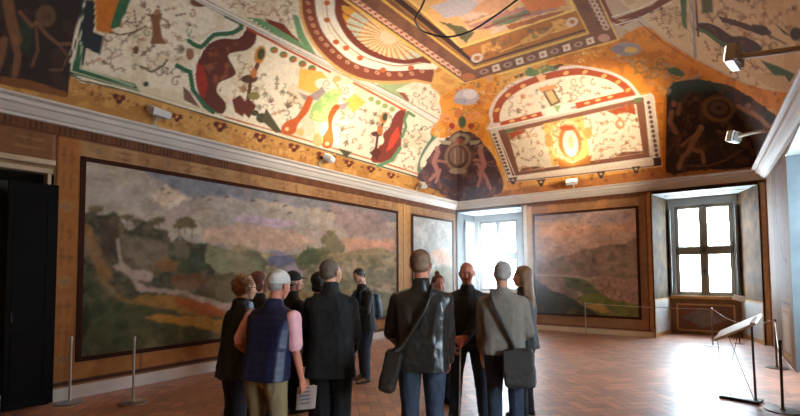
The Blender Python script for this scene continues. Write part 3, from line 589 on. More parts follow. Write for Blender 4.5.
# back wall: between and over the two window recesses
R1a, R1b, R2a, R2b, ZS = -6.87, -4.77, -1.55, .47, 3.43
def paint_back(c):
    L = 7.5; o = XL; common_wall(c, L)
    band(c, R1b-o, R1b-o+.14, 0, 3.45, (.82,.78,.70)); band(c, R1b-o+.14, -4.5-o, .16, 3.4, (.76,.62,.44))
    band(c, -4.5-o, -1.62-o, 3.16, 3.38, (.58,.42,.28)); c.mottle((.74,.50,.3), .3, .5, .5, 8, 's', [(2.4,3.1),(5.3,3.1),(5.3,3.4),(2.4,3.4)])
    band(c, -1.83-o, -1.68-o, .16, 3.4, (.52,.37,.24)); c.line([(-1.67-o,.1),(-1.67-o,3.45)], .03, (.34,.17,.09), 's'); band(c, -1.64-o, R2a-o+.02, 0, 3.46, (.66,.46,.28)); c.line([(-1.57-o,0),(-1.57-o,3.46)], .04, (.80,.62,.38), 's')
    band(c, -4.6-o, -1.65-o, .0, .13, (.80,.74,.64)); c.line([(-4.6-o,.15),(-1.65-o,.15)], .03, (.30,.14,.08), 's'); band(c, -4.5-o, -1.7-o, .17, .40, (.56,.40,.26))
    band(c, R2b-o, L, 0, 3.46, (.84,.76,.62))
wall_grid('wall_back', (XL, YB), (XR(YB)-XL, 0), 300, 0, 3.72, 140, OCH, paint_back, lambda T, Z: ~(((T > R1a-XL) & (T < R1b-XL) & (Z < ZS)) | ((T > R2a-XL) & (T < R2b-XL) & (Z < ZS))))
RY0, RY1 = 7.35, 9.35
UR = (XR(YF)-XR(YB), YF-YB); LR = math.hypot(*UR)
def paint_right(c):
    common_wall(c, LR); q = lambda y: (YB-y)*LR/(YB-YF)
    G = [(q(10.7),1.1),(q(9.72),1.1),(q(9.72),3.4),(q(10.7),3.4)]
    band(c, 0, LR, 1.05, 3.40, (.58,.42,.28)); band(c, 0, q(12.05), 0, 3.5, (.44,.20,.10)); band(c, q(12.0), q(11.2), .1, 3.5, (.46,.34,.23)); c.mottle((.46,.32,.2), .12, .5, .6, 17, 's', [(q(12),.1),(q(11.2),.1),(q(11.2),3.4),(q(12),3.4)])
    band(c, q(11.2), q(10.75), 0, 3.5, (.42,.30,.2)); c.line([(q(11.15),0),(q(11.15),3.5)], .08, (.20,.12,.07), 's'); c.line([(q(10.78),0),(q(10.78),3.5)], .10, (.20,.12,.07), 's')
    band(c, q(10.7), q(9.72), 1.1, 3.4, (.48,.36,.28)); c.mottle((.48,.31,.24), .2, .5, .6, 15, 's', G)
    c.line([(q(10.6),2.4),(q(10.4),2.0),(q(10.1),1.8),(q(9.75),1.72)], .035, (.24,.12,.1), 's'); c.scrolls(G, 22, .10, [(.40,.2,.14),(.36,.24,.16)], .02, 's', 14)
    band(c, q(9.7), q(9.36), 0, 3.5, (.50,.37,.19)); band(c, q(10.7), q(9.72), 0, 1.0, (.56,.41,.25)); frame(c, q(10.6), q(9.8), .12, .92, .05, (.74,.56,.32)); band(c, q(10.52), q(9.88), .2, .85, (.70,.62,.52)); c.line([(q(10.7),1.03),(q(9.7),1.03)], .05, (.30,.22,.17), 's')
wall_grid('wall_right', (XR(YB), YB), UR, 430, 0, 3.72, 110, OCH, paint_right, lambda T, Z: ~(((T > (YB-RY1)*LR/(YB-YF)) & (T < (YB-RY0)*LR/(YB-YF)) & (Z < 3.4)) | ((T > (YB-3.2)*LR/(YB-YF)) & (T < (YB-1.4)*LR/(YB-YF)) & (Z < 3.4))))
wall_grid('wall_front', (XL, YF), (XR(YF)-XL, 0), 60, 0, 3.72, 30, OCH, lambda c: common_wall(c, 8.1))
# ---- window recesses
JAMB = mat('painted_jamb_plaster', (.34,.35,.35), rough=.75, var=.3, scale=5, col2=(.20,.21,.20), detail=7)
JAMBG = mat('ochre_jamb_plaster', (.44,.30,.14), rough=.85, spec=.2, scale=4, col2=(.18,.13,.08), detail=7)
DADO = mat('pale_marbled_dado', (.78,.78,.76), rough=.5, scale=4, col2=(.62,.64,.66), detail=7)
SOFF = mat('white_painted_soffit', (.66,.67,.65), rough=.8, scale=5, col2=(.55,.56,.55))
GREYD = mat('grey_ornament_paint', (.33,.30,.28), rough=.8); PINKD = mat('faded_red_ornament_paint', (.58,.42,.36), rough=.8); 
LOZ = mat('grey_marbled_panel_paint', (.52,.47,.44), rough=.6, scale=5, col2=(.38,.32,.28), detail=6); REDP = mat('brownish_red_panel_paint', (.50,.28,.20), rough=.6, scale=4, col2=(.40,.27,.18), detail=6)
WINFR = 0
def recess(xa, xb, xia, xib, ox0, ox1, left_mat, right_mat):
    yb = 13.5
    def mk(nm, ps, th, m): bm = BM(); slab(bm, ps, th); return struct(nm, bm, m)
    for k, (x0, x1, m, s) in enumerate(((xa, xia, left_mat, -1), (xb, xib, right_mat, 1))):
        bm = BM(); slab(bm, [(x0,YB,.9),(x1,yb,.9),(x1,yb,ZS),(x0,YB,ZS)], (s*.03,0,0)); w_ = struct('wall_recess', bm, m)
        bm = BM(); slab(bm, [(x0,YB,0),(x1,yb,0),(x1,yb,.9),(x0,YB,.9)], (s*.03,0,0)); struct('wall_recess_dado', bm, DADO)
        # painted frame lines on the dado
        bm = BM(); 
        f = lambda t, z: (x0+(x1-x0)*t-s*.004, YB+(yb-YB)*t, z)
        for (t0, z0, t1, z1) in ((0,.87,1,.91),(0,0,1,.10),(0,0,.06,.9),(.94,0,1,.9)): slab(bm, [f(t0,z0),f(t1,z0),f(t1,z1),f(t0,z1)], (s*.004,0,0))
        struct('trim_recess', bm, GOLDW)
    bm = BM(); slab(bm, [(xa-.02,YB,ZS),(xb+.02,YB,ZS),(xib+.02,yb,ZS),(xia-.02,yb,ZS)], (0,0,.05)); struct('ceiling_recess', bm, SOFF)
    cx = (xa+xb)/2; bm = BM()
    for s in (-1, 1): tube(bm, [(cx+s*.25,12.8,ZS-.003),(cx+s*.5,12.83,ZS-.003),(cx+s*.8,12.8,ZS-.003)], [.07,.03,.06], 6); tube(bm, [(cx+s*.38,12.7,ZS-.003),(cx+s*.42,12.95,ZS-.003)], .03, 6)
    for v in bm.verts: v.co.z = ZS-.004 if v.co.z < ZS else ZS
    struct('trim_soffit_ornament', bm, GREYD)
    bm = BM(); lathe(bm, [(.02,-.004),(.16,-.004),(.16,0)], 8, (cx,12.82,ZS)); struct('trim_soffit_rosette', bm, PINKD)
    # outer wall round the opening (solid, .25 m)
    zs, zt = .97, 3.24
    bm = BM()
    for (x0, x1, z0, z1) in ((xia-.3, ox0, 0, ZS+.3), (ox1, xib+.3, 0, ZS+.3), (ox0, ox1, 0, zs), (ox0, ox1, zt, ZS+.3)): box(bm, (x0, yb, z0), (x1, yb+.25, z1))
    struct('wall_window', bm, PLASTER)
    # dado panel and sill under the window
    bm = BM(); box(bm, (xia+.002, yb-.02, 0), (xib-.002, yb, .88)); struct('wall_window_dado', bm, DARKO)
    bm = BM()
    box(bm, (xia+.005, yb-.07, .88), (xib-.005, yb-.002, .955)); struct('trim_sill', bm, GOLDW)
    bm = BM(); x0, x1 = xia+.12, xib-.12
    for (a, b, z0, z1) in ((x0,x1,.72,.76),(x0,x1,.08,.12),(x0,x0+.04,.08,.76),(x1-.04,x1,.08,.76)): box(bm, (a, yb-.03, z0), (b, yb-.02, z1))
    struct('trim_panel', bm, GOLDW)
    bm = BM(); box(bm, (x0+.04, yb-.0245, .12), (x1-.04, yb-.019, .72)); struct('trim_panel_field', bm, REDP)
    bm = BM(); m_ = (x0+x1)/2; slab(bm, [(x0+.1,yb-.026,.42),(m_-.05,yb-.026,.16),(x1-.1,yb-.026,.42),(m_-.05,yb-.026,.68)], (0,.003,0)); struct('trim_panel_lozenge', bm, LOZ)
DARKO = mat('brown_ochre_dado', (.50,.36,.21), rough=.6, scale=5, col2=(.42,.29,.16), detail=6)
recess(R1a, R1b, -6.89, -5.25, -6.74, -5.42, JAMB, JAMB)
JAMBD = mat('dark_brown_grey_jamb', (.36,.28,.17), rough=.85, spec=.2, scale=4, col2=(.16,.12,.08), detail=7)  # the jamb's own dark, mottled paint colour
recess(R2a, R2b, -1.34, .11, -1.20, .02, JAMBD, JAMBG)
GLASS = bpy.data.materials.new('window_glass'); GLASS.use_nodes = True
_n = GLASS.node_tree.nodes; _l = GLASS.node_tree.links; _t = _n.new('ShaderNodeBsdfTransparent'); _g = _n.new('ShaderNodeBsdfGlossy'); _m = _n.new('ShaderNodeMixShader'); _t.inputs[0].default_value = (.95,.97,.97,1); _g.inputs['Roughness'].default_value = .02
_m.inputs[0].default_value = .05; _l.new(_t.outputs[0], _m.inputs[1]); _l.new(_g.outputs[0], _m.inputs[2]); _l.new(_m.outputs[0], _n['Material Output'].inputs['Surface'])
IRON = mat('dark_iron', (.20,.18,.17), rough=.5, metal=.6)
def window(name, origin, ux, ox0, ox1, zs=.97, zt=3.24, ztr=2.09):
    """ux: unit vector along the window; origin: point where the along-coordinate is 0; inner normal is -uy"""
    ux = Vector(ux); uy = Vector((-ux.y, ux.x, 0)); O = Vector(origin)
    Mx = Matrix(((ux.x, uy.x, 0, O.x), (ux.y, uy.y, 0, O.y), (0, 0, 1, 0), (0, 0, 0, 1)))
    def fin(nm, bm, m, par=None): bm.transform(Mx); return struct(nm, bm, m, par) if par is None else obj(nm, bm, m, par)
    bm = BM(); xm = (ox0+ox1)/2; f = .055
    for a, b, z0, z1 in ((ox0,ox0+f,zs,zt),(ox1-f,ox1,zs,zt),(ox0,ox1,zs,zs+f),(ox0,ox1,zt-f,zt),(xm-.055,xm+.055,zs,zt),(ox0,ox1,ztr-.075,ztr+.075)): box(bm, (a, -.03, z0), (b, .07, z1), .006)
    w_ = fin(name, bm, WOODF)
    for (a, b) in ((ox0+f, xm-.055), (xm+.055, ox1-f)):
        for (z0, z1) in ((zs+f, ztr-.075), (ztr+.075, zt-f)):
            bm = BM()
            for a_, b_, c_, d_ in ((a,a+.035,z0,z1),(b-.035,b,z0,z1),(a,b,z0,z0+.035),(a,b,z1-.035,z1)): box(bm, (a_, -.012, c_), (b_, .035, d_), .004)
            s_ = fin('window_sash', bm, WOODF, w_)
            bm = BM(); box(bm, (a+.03, .008, z0+.03), (b-.03, .012, z1-.03)); g = fin('window_pane', bm, GLASS, s_)
    bm = BM(); box(bm, (xm-.012,-.055,ztr-.6),(xm+.012,-.03,ztr-.45), .004); box(bm, (xm-.03,-.06,ztr-.54),(xm+.03,-.05,ztr-.51), .003); fin('window_latch', bm, IRON, w_)
    # light from the sky through this opening: a portal guides the sampling of the sky only
    L = bpy.data.lights.new('window_portal', 'AREA'); L.shape = 'RECTANGLE'; L.size = ox1-ox0; L.size_y = zt-zs; L.cycles.is_portal = True
    lo = bpy.data.objects.new('window_portal', L); C.objects.link(lo)
    p = O+ux*((ox0+ox1)/2)+uy*.3+Vector((0,0,(zs+zt)/2)); nrm = -uy
    lo.matrix_world = Matrix.Translation(p) @ nrm.to_track_quat('-Z', 'Z').to_matrix().to_4x4()
    return w_
window('window_1', (0, 13.56, 0), (1,0,0), -6.74, -5.42)
window('window_2', (0, 13.56, 0), (1,0,0), -1.20, .02)
# folded inner shutters
def shutter(p0, p1, z0, z1, off, nm='window_shutter'):
    p0 = Vector(p0); p1 = Vector(p1); u = (p1-p0).normalized(); n = Vector((-u.y, u.x, 0))*off; L = (p1-p0).length
    Mx = Matrix(((u.x, n.normalized().x, 0, p0.x), (u.y, n.normalized().y, 0, p0.y), (0,0,1,0), (0,0,0,1)))
    bm = BM(); box(bm, (0,0,z0), (L,.03,z1), .004)
    n_ = 3
    for k in range(n_):
        a = z0+.08+(z1-z0-.08)*k/n_; b = z0+(z1-z0-.0)*(k+1)/n_-.06; 
        for q in ((.06,.085,a,b),(L-.085,L-.06,a,b),(.06,L-.06,a,a+.025),(.06,L-.06,b-.025,b)): box(bm, (q[0],.03,q[2]), (q[1],.042,q[3]), .003)
    bm.transform(Mx); return struct(nm, bm, SHUT)
SHUT = mat('pale_grey_shutter_paint', (.42,.44,.44), rough=.55, var=.06, scale=4)
shutter((-6.845,12.72,0), (-6.86,13.36,0), 1.0, 3.2, -1)
for x, y in ((-1.30, 13.36), (.075, 13.36)):
    bm = BM(); box(bm, (x-.02, y, 1.0), (x+.02, y+.12, 3.15), .006); box(bm, (x-.028, y-.005, 1.6), (x+.028, y+.01, 1.66), .003); struct('window_shutter_edge', bm, SHUT)
# right wall window recess
def right_recess(RY0, RY1, nm):
    xa = XR(RY1); xb = XR(RY0); D = 1.15
    for y, s, x in ((RY1, 1, xa), (RY0, -1, xb)):
        bm = BM(); box(bm, (x, min(y, y+s*.05), 0), (x+D, max(y, y+s*.05), 3.4)); struct('wall_recess', bm, mat('blue_grey_jamb', (.42,.47,.49), rough=.8, scale=3, col2=(.34,.38,.40)))
    bm = BM(); box(bm, (xa, RY0, 3.4), (xb+D, RY1, 3.45)); struct('ceiling_recess', bm, SOFF)
    X = xa+1.1; bm = BM()
    for (y0, y1, z0, z1) in ((RY0-.1, RY0+.3, 0, 3.5), (RY1-.3, RY1+.1, 0, 3.5), (RY0+.3, RY1-.3, 0, .97), (RY0+.3, RY1-.3, 3.24, 3.5)): box(bm, (X, y0, z0), (X+.25, y1, z1))
    struct('wall_window', bm, PLASTER)
    bm = BM(); quad(bm, (xa-.2,RY0,-.003),(X+.1,RY0,-.003),(X+.1,RY1,-.003),(xa-.2,RY1,-.003)); struct('floor_recess', bm, DADO)
    window(nm, (X+.06, 0, 0), (0,-1,0), -(RY1-.3), -(RY0+.3))
right_recess(RY0, RY1, 'window_3')
right_recess(1.4, 3.2, 'added_window_4')  # unseen window, added to light the group from the viewer's side

# ---- skirtings, door
bm = BM(); box(bm, (XL, YD1+.03, 0), (XL+.035, YB, .16), .004); struct('baseboard_left', bm, mat('white_marble_skirting', (.78,.74,.70), rough=.45, var=.15, scale=2.2))
bm = BM(); box(bm, (R1b+.02, YB-.03, 0), (R2a-.02, YB, .12), .004); struct('baseboard_back', bm, mat('cream_skirting', (.80,.72,.58), rough=.5, var=.1, scale=3))
bm = BM()
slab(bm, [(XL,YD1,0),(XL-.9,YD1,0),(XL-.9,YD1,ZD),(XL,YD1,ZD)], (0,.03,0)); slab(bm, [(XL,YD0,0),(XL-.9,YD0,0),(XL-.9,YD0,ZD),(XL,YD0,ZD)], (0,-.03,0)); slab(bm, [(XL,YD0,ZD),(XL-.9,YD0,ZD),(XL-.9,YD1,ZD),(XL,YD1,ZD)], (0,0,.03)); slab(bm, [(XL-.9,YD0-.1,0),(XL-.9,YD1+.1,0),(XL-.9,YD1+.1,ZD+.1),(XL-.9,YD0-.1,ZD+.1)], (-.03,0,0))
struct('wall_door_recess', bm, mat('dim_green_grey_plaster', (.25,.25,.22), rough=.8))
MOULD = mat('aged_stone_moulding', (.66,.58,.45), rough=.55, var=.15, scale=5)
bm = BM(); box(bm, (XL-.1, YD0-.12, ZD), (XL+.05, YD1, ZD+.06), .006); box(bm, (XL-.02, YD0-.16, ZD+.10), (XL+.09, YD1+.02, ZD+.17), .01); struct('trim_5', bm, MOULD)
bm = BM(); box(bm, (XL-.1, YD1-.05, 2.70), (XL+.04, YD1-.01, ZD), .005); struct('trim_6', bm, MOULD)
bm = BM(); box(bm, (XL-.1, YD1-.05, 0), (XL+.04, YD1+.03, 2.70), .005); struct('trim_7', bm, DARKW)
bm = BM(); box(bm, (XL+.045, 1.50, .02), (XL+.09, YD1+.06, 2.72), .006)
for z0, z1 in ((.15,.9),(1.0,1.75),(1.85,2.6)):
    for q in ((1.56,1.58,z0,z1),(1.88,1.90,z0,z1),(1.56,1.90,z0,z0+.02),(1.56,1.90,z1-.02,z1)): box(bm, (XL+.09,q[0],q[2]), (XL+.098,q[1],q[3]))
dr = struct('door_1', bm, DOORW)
bm = BM(); tube(bm, [(XL+.09,1.55,1.05),(XL+.14,1.55,1.05),(XL+.14,1.55,1.15),(XL+.09,1.55,1.15)], .008, 8); obj('door_handle', bm, IRON, dr)

# ============================================================ MURALS
def mural(name, label, corners, n, painter, base, group=None, blur=5):
    """corners: P(0,0), P(1,0), P(1,1), P(0,1) on the wall; faces the room along nrm"""
    p0, p1, p2, p3 = [Vector(p) for p in corners]; u = p1-p0; v = p3-p0; nrm = u.cross(v).normalized()
    if nrm.dot(Vector((-3,6,1.5))-p0) < 0: nrm = -nrm
    nu, nv = n; S, T = np.meshgrid(np.linspace(0,1,nu), np.linspace(0,1,nv), indexing='ij')
    o = np.array(p0+nrm*.012); P = o[None,None]+np.array(u)[None,None]*S[...,None]+np.array(v)[None,None]*T[...,None]
    px, py = project(P[...,0], P[...,1], P[...,2]); cv = Canvas(px, py, S*u.length, T*v.length, base); painter(cv)
    g = cv.col.reshape(nu, nv, 3)
    for _ in range(blur):
        q = np.pad(g, ((1,1),(1,1),(0,0)), 'edge'); g = (q[:-2,1:-1]+q[2:,1:-1]+q[1:-1,:-2]+q[1:-1,2:]+2*q[1:-1,1:-1])/6
    A_, B_ = cv.A.reshape(nu, nv), cv.B.reshape(nu, nv)
    g = g**1.08*(1+.75*(fbm(A_*6, B_*8, 5, 5)-.5)+.4*(fbm(A_*18, B_*22, 8, 3)-.5))[..., None]
    st = np.array(lin((.62,.52,.42))); al = sst(.5, .7, fbm(A_*3, B_*3.4, 9, 4))[..., None]*.25; g = g*(1-al)+st*al
    cv.col = g.reshape(-1, 3)
    V = P.reshape(-1, 3); Fc = grid_faces(nu, nv)
    root = empty(name, (p0+p1)/2); tag(root, label, 'mural', group)
    loc = np.array((p0+p1)/2)
    colour_mesh('painted_scene', V-loc, Fc, cv.col, PAINTC, root, smooth=False)
    bm = BM(); un = u.normalized(); vn = v.normalized()
    def bar(a0, a1, b0, b1):
        q = [p0+un*a0+vn*b0, p0+un*a1+vn*b0, p0+un*a1+vn*b1, p0+un*a0+vn*b1]; slab(bm, [x-Vector(loc) for x in q], nrm*.03)
    L, H, f = u.length, v.length, .06
    bar(-f, L+f, -f, 0); bar(-f, L+f, H, H+f); bar(-f, 0, 0, H); bar(L, L+f, 0, H)
    obj('frame', bm, DARKW, root)
    return root
def mural_left(c):
    P, Ln, El, M = c.poly, c.line, c.ell, c.mottle
    full = [(70,150),(400,150),(400,370),(70,370)]
    M((.72,.65,.56), 40, .45, .6, 51, 'p', full, sy=1.6); M((.64,.56,.53), 26, .52, .6, 52, 'p', [(70,150),(400,150),(400,250),(70,250)], sy=2)
    P([(146,168),(146,174),(160,181),(174,189),(192,198),(215,197),(250,200),(300,206),(396,222),(400,205),(240,176),(146,160)], (.50,.49,.50), rag=5, rs=.1, soft=4)
    P([(165,182),(174,190),(192,199),(178,203),(164,207),(150,198)], (.78,.68,.58), rag=3, rs=.1, soft=3); P([(240,224),(262,226),(300,232),(312,242),(290,252),(262,250),(230,244),(200,240),(205,230)], (.76,.63,.54), soft=5, rag=3); P([(340,238),(395,240),(395,252),(350,252)], (.80,.60,.50), soft=4, rag=2); P([(330,205),(380,212),(394,232),(350,236),(335,222)], (.58,.50,.49), soft=6, rag=3)
    P([(170,203),(182,199),(178,206),(168,209)], (.86,.80,.72), soft=3); P([(240,214),(300,222),(280,228),(235,220)], (.72,.62,.66), soft=5)
    for x, y in ((163,189),(169,193),(203,197),(209,200),(227,197),(253,201),(276,201),(285,206),(290,213),(330,211)): Ln([(x-2.4,y+1),(x,y-1),(x+2,y)], 1.1, (.32,.28,.27)); El(x,y,1,.8,(.32,.28,.27))
    Ln([(107,168),(105,176),(102,182)], 2, (.62,.58,.56))
    # far land on the right
    P([(230,250),(262,252),(272,252),(282,256),(300,254),(310,248),(320,250),(345,252),(396,254),(396,330),(230,330)], (.62,.54,.40), rag=2, rs=.1); M((.44,.43,.32), 6, .5, .7, 57, 'p', [(230,255),(396,255),(396,330),(230,330)]); M((.48,.46,.34), 10, .48, .7, 55, 'p', [(230,255),(396,255),(396,330),(230,330)]); M((.74,.64,.52), 13, .55, .7, 56, 'p', [(230,255),(396,255),(396,330),(230,330)])
    P([(268,258),(275,253),(284,256),(292,256),(300,262),(300,272),(284,268),(270,266)], (.42,.41,.47), rag=2.5, rs=.2); P([(268,252),(276,250),(288,253),(280,256)], (.56,.52,.57), soft=2); P([(284,268),(296,262),(306,270),(300,284),(286,280)], (.62,.55,.56), soft=4, rag=2)  # purplish patches paint in a lens-flare glow over the hills
    P([(240,252),(256,250),(268,262),(262,276),(244,272)], (.44,.42,.32), rag=3, rs=.2)
    Ln([(332,258),(330,275),(326,290)], 2.4, (.42,.36,.27)); 
    for x, y, a, b in ((312,256,10,9),(303,262,7,8),(322,252,5,5),(330,240,9,7),(337,248,8,6),(326,250,7,5),(331,234,5,4)): P([(x+a*math.cos(t)*1.0, y+b*math.sin(t)) for t in np.linspace(0,2*PI,14)[:-1]], (.45,.42,.30) if x > 324 else (.36,.38,.26), rag=2.6, rs=.5)
    P([(345,272),(396,270),(396,285),(350,284)], (.52,.50,.40), soft=4, rag=2); P([(330,296),(396,288),(396,318),(330,326)], (.46,.45,.36), soft=4, rag=3); P([(250,296),(300,290),(330,300),(300,330),(250,340)], (.58,.46,.28), soft=6, rag=4)
    Ln([(345,262),(352,276),(365,286),(392,292)], 3, (.70,.64,.55), soft=3, op=.8)
    # left mountains and woods
    hill = [(80,218),(86,212),(100,215),(112,213),(119,216),(124,226),(131,230),(138,226),(142,220),(150,225),(158,229),(166,230),(172,240),(182,238),(192,243),(206,244),(222,248),(240,256),(250,268),(240,300),(80,330)]
    P(hill, (.34,.31,.23), rag=3, rs=.25); M((.22,.22,.16), 7, .5, .8, 61, 'p', hill); M((.17,.18,.13), 5, .58, .7, 63, 'p', hill); M((.45,.38,.27), 12, .56, .6, 62, 'p', hill)
    P([(206,244),(222,248),(240,254),(262,262),(262,276),(220,274),(206,262)], (.50,.48,.36), rag=2, rs=.2); P([(120,236),(150,238),(168,246),(166,262),(140,268),(124,256)], (.42,.37,.30), soft=5, rag=3); P([(168,248),(200,250),(206,268),(196,276),(172,270)], (.27,.29,.20), soft=4, rag=3)
    for x, y, a in ((185,222,9),(159,220,6),(152,223,6),(127,217,6),(136,221,6),(96,209,7),(179,226,5),(192,226,5)): P([(x+a*math.cos(t)*1.1, y+a*.55*math.sin(t)) for t in np.linspace(0,2*PI,12)[:-1]], (.40,.35,.24), rag=2.4, rs=.6); Ln([(x,y+2),(x,y+12)], 1, (.36,.3,.22))
    P([(84,222),(92,228),(98,244),(106,262),(112,276),(104,280),(94,266),(86,250)], (.52,.38,.22), soft=3, rag=2); P([(98,222),(112,216),(120,228),(118,250),(110,262),(102,250)], (.30,.25,.19), soft=3, rag=2)
    P([(208,276),(232,272),(252,288),(250,300),(220,300),(200,296)], (.34,.29,.17), rag=3, rs=.2); P([(155,262),(166,258),(180,262),(176,272),(160,272)], (.50,.36,.22), soft=3, rag=2); P([(172,276),(200,272),(212,284),(190,290),(170,286)], (.42,.28,.17), soft=3, rag=2)
    Ln([(118,240),(119,252),(121,262),(126,268)], 3, (.66,.58,.52), soft=2); P([(112,266),(124,264),(134,270),(146,270),(154,276),(150,284),(160,288),(182,290),(200,296),(222,302),(245,306),(245,314),(215,308),(190,298),(160,293),(142,292),(134,284),(128,276)], (.64,.55,.49), rag=2.4, rs=.3); P([(136,280),(150,282),(160,286),(148,288)], (.36,.30,.25), rag=1, rs=.4); P([(126,256),(134,258),(136,264),(128,264)], (.30,.25,.2))
    P([(124,306),(140,295),(170,294),(196,300),(222,312),(245,320),(245,345),(124,345)], (.56,.42,.20), rag=3, rs=.15); P([(170,296),(210,304),(240,316),(210,318),(180,306)], (.60,.34,.17), soft=4, rag=3)
    P([(78,268),(92,272),(100,286),(118,300),(150,306),(200,316),(250,322),(250,360),(70,370)], (.31,.30,.19), rag=3, rs=.12); Ln([(98,272),(108,286),(120,298),(136,304)], 5, (.52,.40,.2), soft=4, op=.8); P([(146,318),(160,314),(200,317),(230,320),(262,324),(262,334),(225,334),(190,326),(160,322)], (.66,.48,.20), rag=2, rs=.15); M((.22,.26,.17), 9, .52, .7, 66, 'p', [(78,270),(130,300),(130,350),(70,365)]); M((.42,.40,.24), 15, .55, .6, 67, 'p', [(120,330),(396,312),(396,340),(120,352)])
    P([(76,250),(80,262),(84,290),(92,320),(84,340),(74,340)], (.16,.17,.12), rag=3, rs=.2, op=.8)
    for x, y, r in ((94,312,8),(104,302,7),(98,318,9),(112,312,6)): El(x, y, r, r*.9, (.22,.28,.18), 0, 'p', .5, ring=.5)
    P([(250,330),(330,318),(396,308),(396,322),(250,340)], (.36,.33,.22), soft=3, rag=2)
mural('landscape_mural', 'wide landscape mural of wooded hills and a river under cloudy sky', [(XL,2.30,.52),(XL,9.18,.52),(XL,9.18,3.10),(XL,2.30,3.10)], (640,240), mural_left, (.64,.59,.54), blur=4)
def mural_small(c):
    P, M = c.poly, c.mottle
    M((.72,.72,.70), .5, .45, .8, 71, 's'); P([(0,0),(2.2,0),(2.2,1.1),(1.5,1.3),(.8,1.1),(0,1.4)], (.50,.47,.38), 's', soft=.1, rag=.15, rs=3); M((.38,.38,.30), .25, .5, .6, 72, 's', [(0,0),(2.2,0),(2.2,1),(0,1)]); P([(.9,1.6),(1.4,1.8),(2.1,1.5),(2.1,1.3),(1.2,1.35)], (.80,.66,.56), 's', soft=.15, rag=.1, rs=3)
mural('landscape_mural', 'narrow pale landscape mural on the left wall beside the bright far window', [(XL,9.92,.52),(XL,12.02,.52),(XL,12.02,3.10),(XL,9.92,3.10)], (90,100), mural_small, (.66,.66,.65))
def mural_back(c):
    P, Ln, El, M = c.poly, c.line, c.ell, c.mottle
    M((.74,.62,.54), 14, .45, .7, 81, 'p', [(530,205),(640,205),(640,260),(530,260)], sy=2.5); P([(530,205),(600,204),(590,214),(566,219),(540,222),(530,222)], (.60,.54,.55), soft=5, rag=3); P([(584,220),(600,212),(625,212),(632,222),(600,228)], (.66,.56,.53), soft=5, rag=3)
    P([(545,240),(580,232),(610,232),(640,230),(640,252),(545,266)], (.76,.62,.53), soft=9, rag=2); P([(540,222),(580,226),(640,222),(640,230),(540,240)], (.80,.62,.50), soft=6, rag=2)
    P([(530,262),(545,263),(556,258),(572,254),(584,250),(594,250),(602,246),(612,244),(622,245),(640,242),(640,320),(530,320)], (.56,.46,.38), rag=1.5, rs=.3); M((.66,.54,.45), 7, .5, .7, 83, 'p', [(530,255),(640,242),(640,300),(530,300)]); M((.42,.38,.30), 6, .52, .6, 84, 'p', [(530,255),(640,242),(640,300),(530,300)])
    P([(530,280),(545,276),(560,282),(560,300),(540,300)], (.66,.54,.46), soft=4, rag=3); P([(562,276),(584,278),(594,286),(600,294),(586,294),(568,288)], (.38,.40,.27), soft=3, rag=2); Ln([(536,275),(570,276),(588,279),(602,277)], 2, (.72,.62,.52), soft=2)
    P([(596,276),(610,276),(624,280),(636,278),(636,302),(618,302),(604,294),(594,286)], (.66,.50,.42), rag=2, rs=.3); M((.45,.33,.28), 3, .52, .7, 85, 'p', [(596,276),(636,276),(636,302),(600,296)])
    P([(530,276),(542,284),(556,292),(572,298),(584,306),(600,314),(636,320),(530,320)], (.28,.28,.22), rag=2, rs=.2); P([(576,298),(594,292),(614,300),(630,304),(640,304),(640,320),(600,315),(585,306)], (.45,.45,.22), rag=2, rs=.2); P([(584,306),(592,304),(602,304),(610,312),(602,313)], (.68,.54,.28), soft=2, rag=1)
    for x, y in ((568,228),(600,226),(582,230),(590,222)): El(x, y, 1.5, .8, (.5,.4,.38))
mural('landscape_mural', 'square framed landscape mural with a pink sunset sky between the two far windows', [(-4.40,YB,.47),(-1.89,YB,.47),(-1.89,YB,3.12),(-4.40,YB,3.12)], (250,260), mural_back, (.70,.61,.56), blur=4)

# ---- lit haze in front of the brightest window, a volume added to imitate lens glare
hz_ = bpy.data.materials.new('glare_volume'); hz_.use_nodes = True; n_ = hz_.node_tree.nodes; l_ = hz_.node_tree.links; n_.remove(n_['Principled BSDF']); v_ = n_.new('ShaderNodeVolumeScatter'); v_.inputs['Anisotropy'].default_value = .86
tc_ = n_.new('ShaderNodeTexCoord'); gr_ = n_.new('ShaderNodeTexGradient'); gr_.gradient_type = 'QUADRATIC_SPHERE'; mp_ = n_.new('ShaderNodeMapping'); l_.new(tc_.outputs['Object'], mp_.inputs[0]); l_.new(mp_.outputs[0], gr_.inputs[0])
hm_ = n_.new('ShaderNodeMath'); hm_.operation = 'MULTIPLY'; hm_.inputs[1].default_value = .11; l_.new(gr_.outputs['Fac'], hm_.inputs[0]); l_.new(hm_.outputs[0], v_.inputs['Density'])
l_.new(v_.outputs[0], n_['Material Output'].inputs['Volume'])
bm = BM(); bmesh.ops.create_icosphere(bm, subdivisions=3, radius=1)
hzo = obj('glare_haze', bm, hz_, loc=(-3.9,8.0,1.85)); hzo.rotation_euler = (0,0,math.radians(28)); hzo.scale = (1.9,5.6,1.8); tag(hzo, 'scattering volume added for glare between the bright window and the group', 'glare_haze', kind='stuff')

